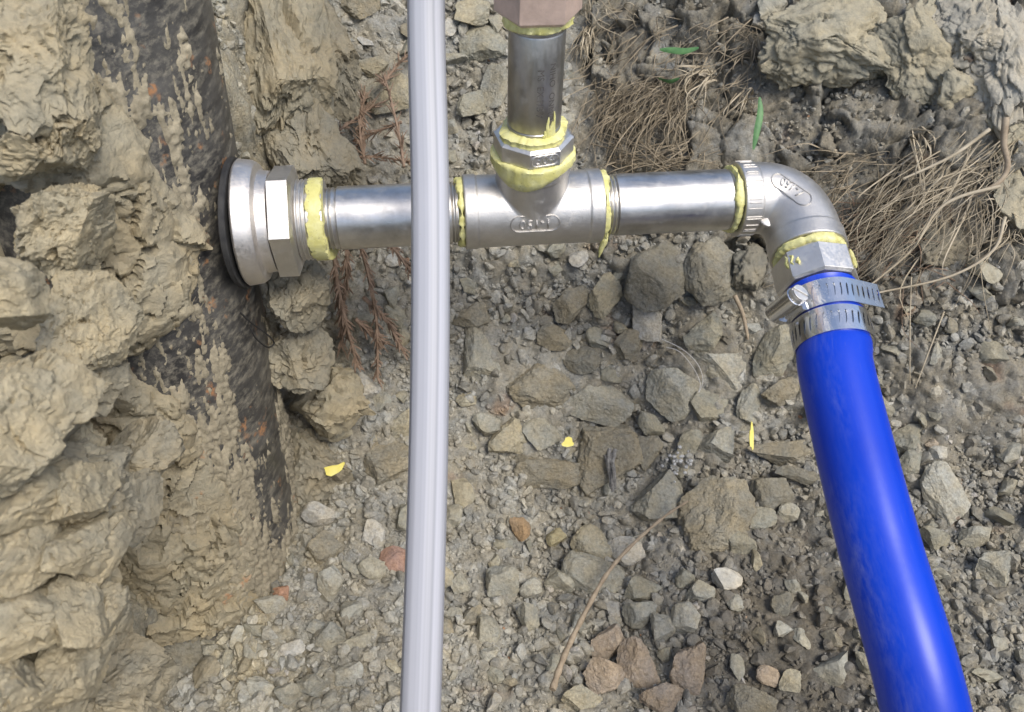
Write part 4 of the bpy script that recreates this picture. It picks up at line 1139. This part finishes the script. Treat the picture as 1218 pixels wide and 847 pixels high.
# stout straw stem with forked roots at the right edge
def stem(name, lab, pts, r0, r1, mat, cat, lift=.02, lifts=None):
    mb = MB(); lf = lifts or [lift] * len(pts)
    strand(mb, [surf(x, y, l) for (x, y), l in zip(pts, lf)], r0, r1, 7, None, 6)
    o = link(name, mb.mesh(name, 60), mat); tag(o, lab, cat); return o
stem("dead_stalk", "bent brown stalk curving down from the grass crown at right", [(1180, 150), (1178, 180), (1182, 205), (1170, 225), (1140, 240)], .0022, .0013, M['twig'], "stalk", .024)
stem("straw_stalk", "long straw stalk arching from the bent brown stalk to the elbow", [(1172, 228), (1130, 240), (1105, 258), (1080, 300), (1030, 345)], .0012, .0006, M['straw'], "stalk", .028)
stem("straw_stalk", "pale stalk crossing low beneath the grass fan", [(1178, 262), (1165, 300), (1120, 330), (1040, 350)], .0011, .0006, M['straw'], "stalk", .026)
stem("straw_stalk", "straight pale stalk running down left above the grass fan", [(1160, 165), (1120, 195), (1068, 218)], .0013, .0007, M['straw'], "stalk", .030)
stem("straw_stalk", "thin upright stalk right of the clamps", [(1082, 330), (1080, 390), (1079, 455)], .0005, .0003, M['straw'], "stalk", .014)
stem("straw_stalk", "thin slanting stalk right of the upright stalk", [(1118, 370), (1105, 405), (1085, 460)], .0006, .0003, M['straw'], "stalk", .014)
stem("straw_stalk", "short bent straw stalk left of the clamps", [(868, 348), (878, 370), (884, 395), (885, 402)], .0016, .0009, M['twig'], "stalk", .022)
# twig on the floor
mb = MB(); tw = [(655, 850), (668, 812), (690, 762), (722, 705), (752, 668), (790, 632), (818, 614)]
q = spline([surf(x, y, .026 + .002 * math.sin(x)) for x, y in tw], 7); m = len(q)
mb.add(*sweep(q, [.0020 - .0012 * i / m + .00025 * math.sin(i * 1.9) for i in range(m)], 8))
twig = link("twig", mb.mesh("twig", 60), M['twig']); tag(twig, "long thin dry twig lying across the lower rubble", "twig")
# brown dry root plant: hanging below the pipe and branching above it
def plant(name, lab, stems, side_n, side_len, r):
    mb = MB()
    for pts in stems:
        w = [surf(x, y, l) for x, y, l in pts]; strand(mb, w, r, r * .55, 6, None, 6)
        q = spline(w, 12)
        for i in range(1, len(q)):
            for _ in range(side_n):
                if rng.random() < .75:
                    dirn = unit(q[i] - q[i - 1]); sd_ = unit(rng.normal(size=3)); ln = side_len * rng.uniform(.4, 1.3)
                    e = q[i] + dirn * ln * .7 + sd_ * ln * .55
                    strand(mb, [q[i], q[i] + (dirn * .4 + sd_ * .35) * ln, e], r * .5, r * .2, 4, None, 3)
    o = link(name, mb.mesh(name, 60), M['root']); tag(o, lab, "dry plant"); return o
plant("dry_plant", "brown dry plant stems hanging below the left hand pipe", [
    [(412, 285, .060), (413, 340, .050), (420, 390, .035), (430, 440, .02)], [(436, 285, .060), (448, 330, .050), (455, 390, .034), (452, 452, .016)],
    [(425, 290, .056), (424, 330, .045), (416, 370, .03), (418, 400, .02)], [(460, 285, .058), (480, 310, .05), (496, 330, .044)],
    [(440, 360, .035), (465, 385, .028), (482, 420, .018)], [(408, 330, .04), (400, 380, .028), (392, 412, .018)], [(430, 385, .032), (446, 400, .026), (460, 410, .02)]], 4, .0085, .0017)
plant("dry_plant", "bare brown twigs branching above the left hand pipe", [
    [(486, 215, .045), (478, 175, .04), (462, 115, .03), (455, 105, .02)], [(480, 160, .035), (445, 170, .026), (425, 185, .02)],
    [(440, 205, .03), (432, 160, .022), (436, 118, .016)], [(400, 100, .03), (415, 120, .024), (430, 140, .02), (436, 175, .02)], [(456, 110, .02), (478, 82, .02), (492, 70, .018)],
    [(395, 210, .04), (420, 200, .03), (450, 195, .025), (488, 200, .02)], [(405, 170, .03), (425, 150, .02), (450, 132, .018)]], 3, .009, .0011)
# pale threads
for lab, pts in (("pale curved thread looping over the layered stone, outer one", [(784, 400), (808, 412), (826, 430), (833, 450), (829, 466)]), ("pale curved thread looping over the layered stone, inner one", [(790, 410), (806, 416), (822, 436), (830, 455), (828, 466)])):
    stem("thread", lab, pts, .00032, .00025, M['hair'], "thread", .026)
# thin wire on the casing
mb = MB(); strand(mb, [on_casing(x, y, .004)[0] for x, y in ((286, 372), (300, 385), (318, 398), (326, 408), (318, 413), (304, 402), (298, 390))], .0005, .0005, 6)
tag(link("wire_loop", mb.mesh("wire_loop", 60), M['rubber']), "thin dark wire loop on the casing below the gasket", "wire")
# wood splinter
mb = MB()
for k in range(9):
    o1 = rng.normal(size=2) * 4.0
    strand(mb, [surf(722 + o1[0], 545 + o1[1] * .3, .021), surf(727 + o1[0], 565, .023 + .002 * rng.normal()), surf(729 + o1[0] * .9, 590 + o1[1], .021)] if k < 5 else [surf(724 + o1[0], 500 + 40 + o1[1], .021), surf(722 + o1[0] * .8, 555, .024), surf(724 + o1[0] * .7, 570, .021)], .0016, .0011, 6)
tag(link("wood_splinter", mb.mesh("wood_splinter", 40), M['wood']), "grey weathered wood splinter on the flat brown slab", "wood")
# yellow sealant scraps on the floor
def flake(lab, px, py, w, h, ang, lift=.020, crescent=False):
    p, n, d = hit(px, py, lift); B = cam_basis(math.radians(ang)); mb = MB(); V, m = [], 16
    for z in (1, -1):
        for i in range(m):
            t = 2 * math.pi * i / m; x, y = math.cos(t), math.sin(t)
            rr = 1 + .18 * math.sin(3 * t + px) + .1 * math.sin(5 * t)
            if crescent: y = y * .55 - .5 * (1 - x * x) + .25
            V.append(p + B @ np.array([x * rr * w * d / FPX / 2, y * rr * h * d / FPX / 2, z * .0006 + .0012 * x * x]))
    mb.add(V, [tuple(range(m)), tuple(range(2 * m - 1, m - 1, -1))] + [(i, m + i, m + (i + 1) % m, (i + 1) % m) for i in range(m)])
    tag(link("sealant_scrap", mb.mesh("sealant_scrap", 30), M['yellow']), lab, "sealant scrap", "yellow sealant scraps on the ground")
flake("crescent shaped yellow scrap left of the clear hose", 404, 566, 24, 20, 15, .026, True)
flake("small yellow chip between the two hoses at centre", 671, 527, 13, 11, 30, .024)
flake("thin upright yellow strip left of the blue hose", 890, 522, 5, 30, 0, .024)
# sparkling mineral crumbs
mb = MB(); p, n, d = hit(806, 556, .018)
for k in range(26):
    v, f = rock_shape(1, 7000 + k, 4, .1); mb.add(v * rng.uniform(.0006, .0017) + jitter(p, .0045), f)
tag(link("mineral_crumbs", mb.mesh("mineral_crumbs", None), simple('pale_mineral', (.30, .30, .29), (.48, .48, .46), 400, .35, .3, .6)), "pale sparkling mineral crumbs left of the yellow strip", "mineral", kind="stuff")
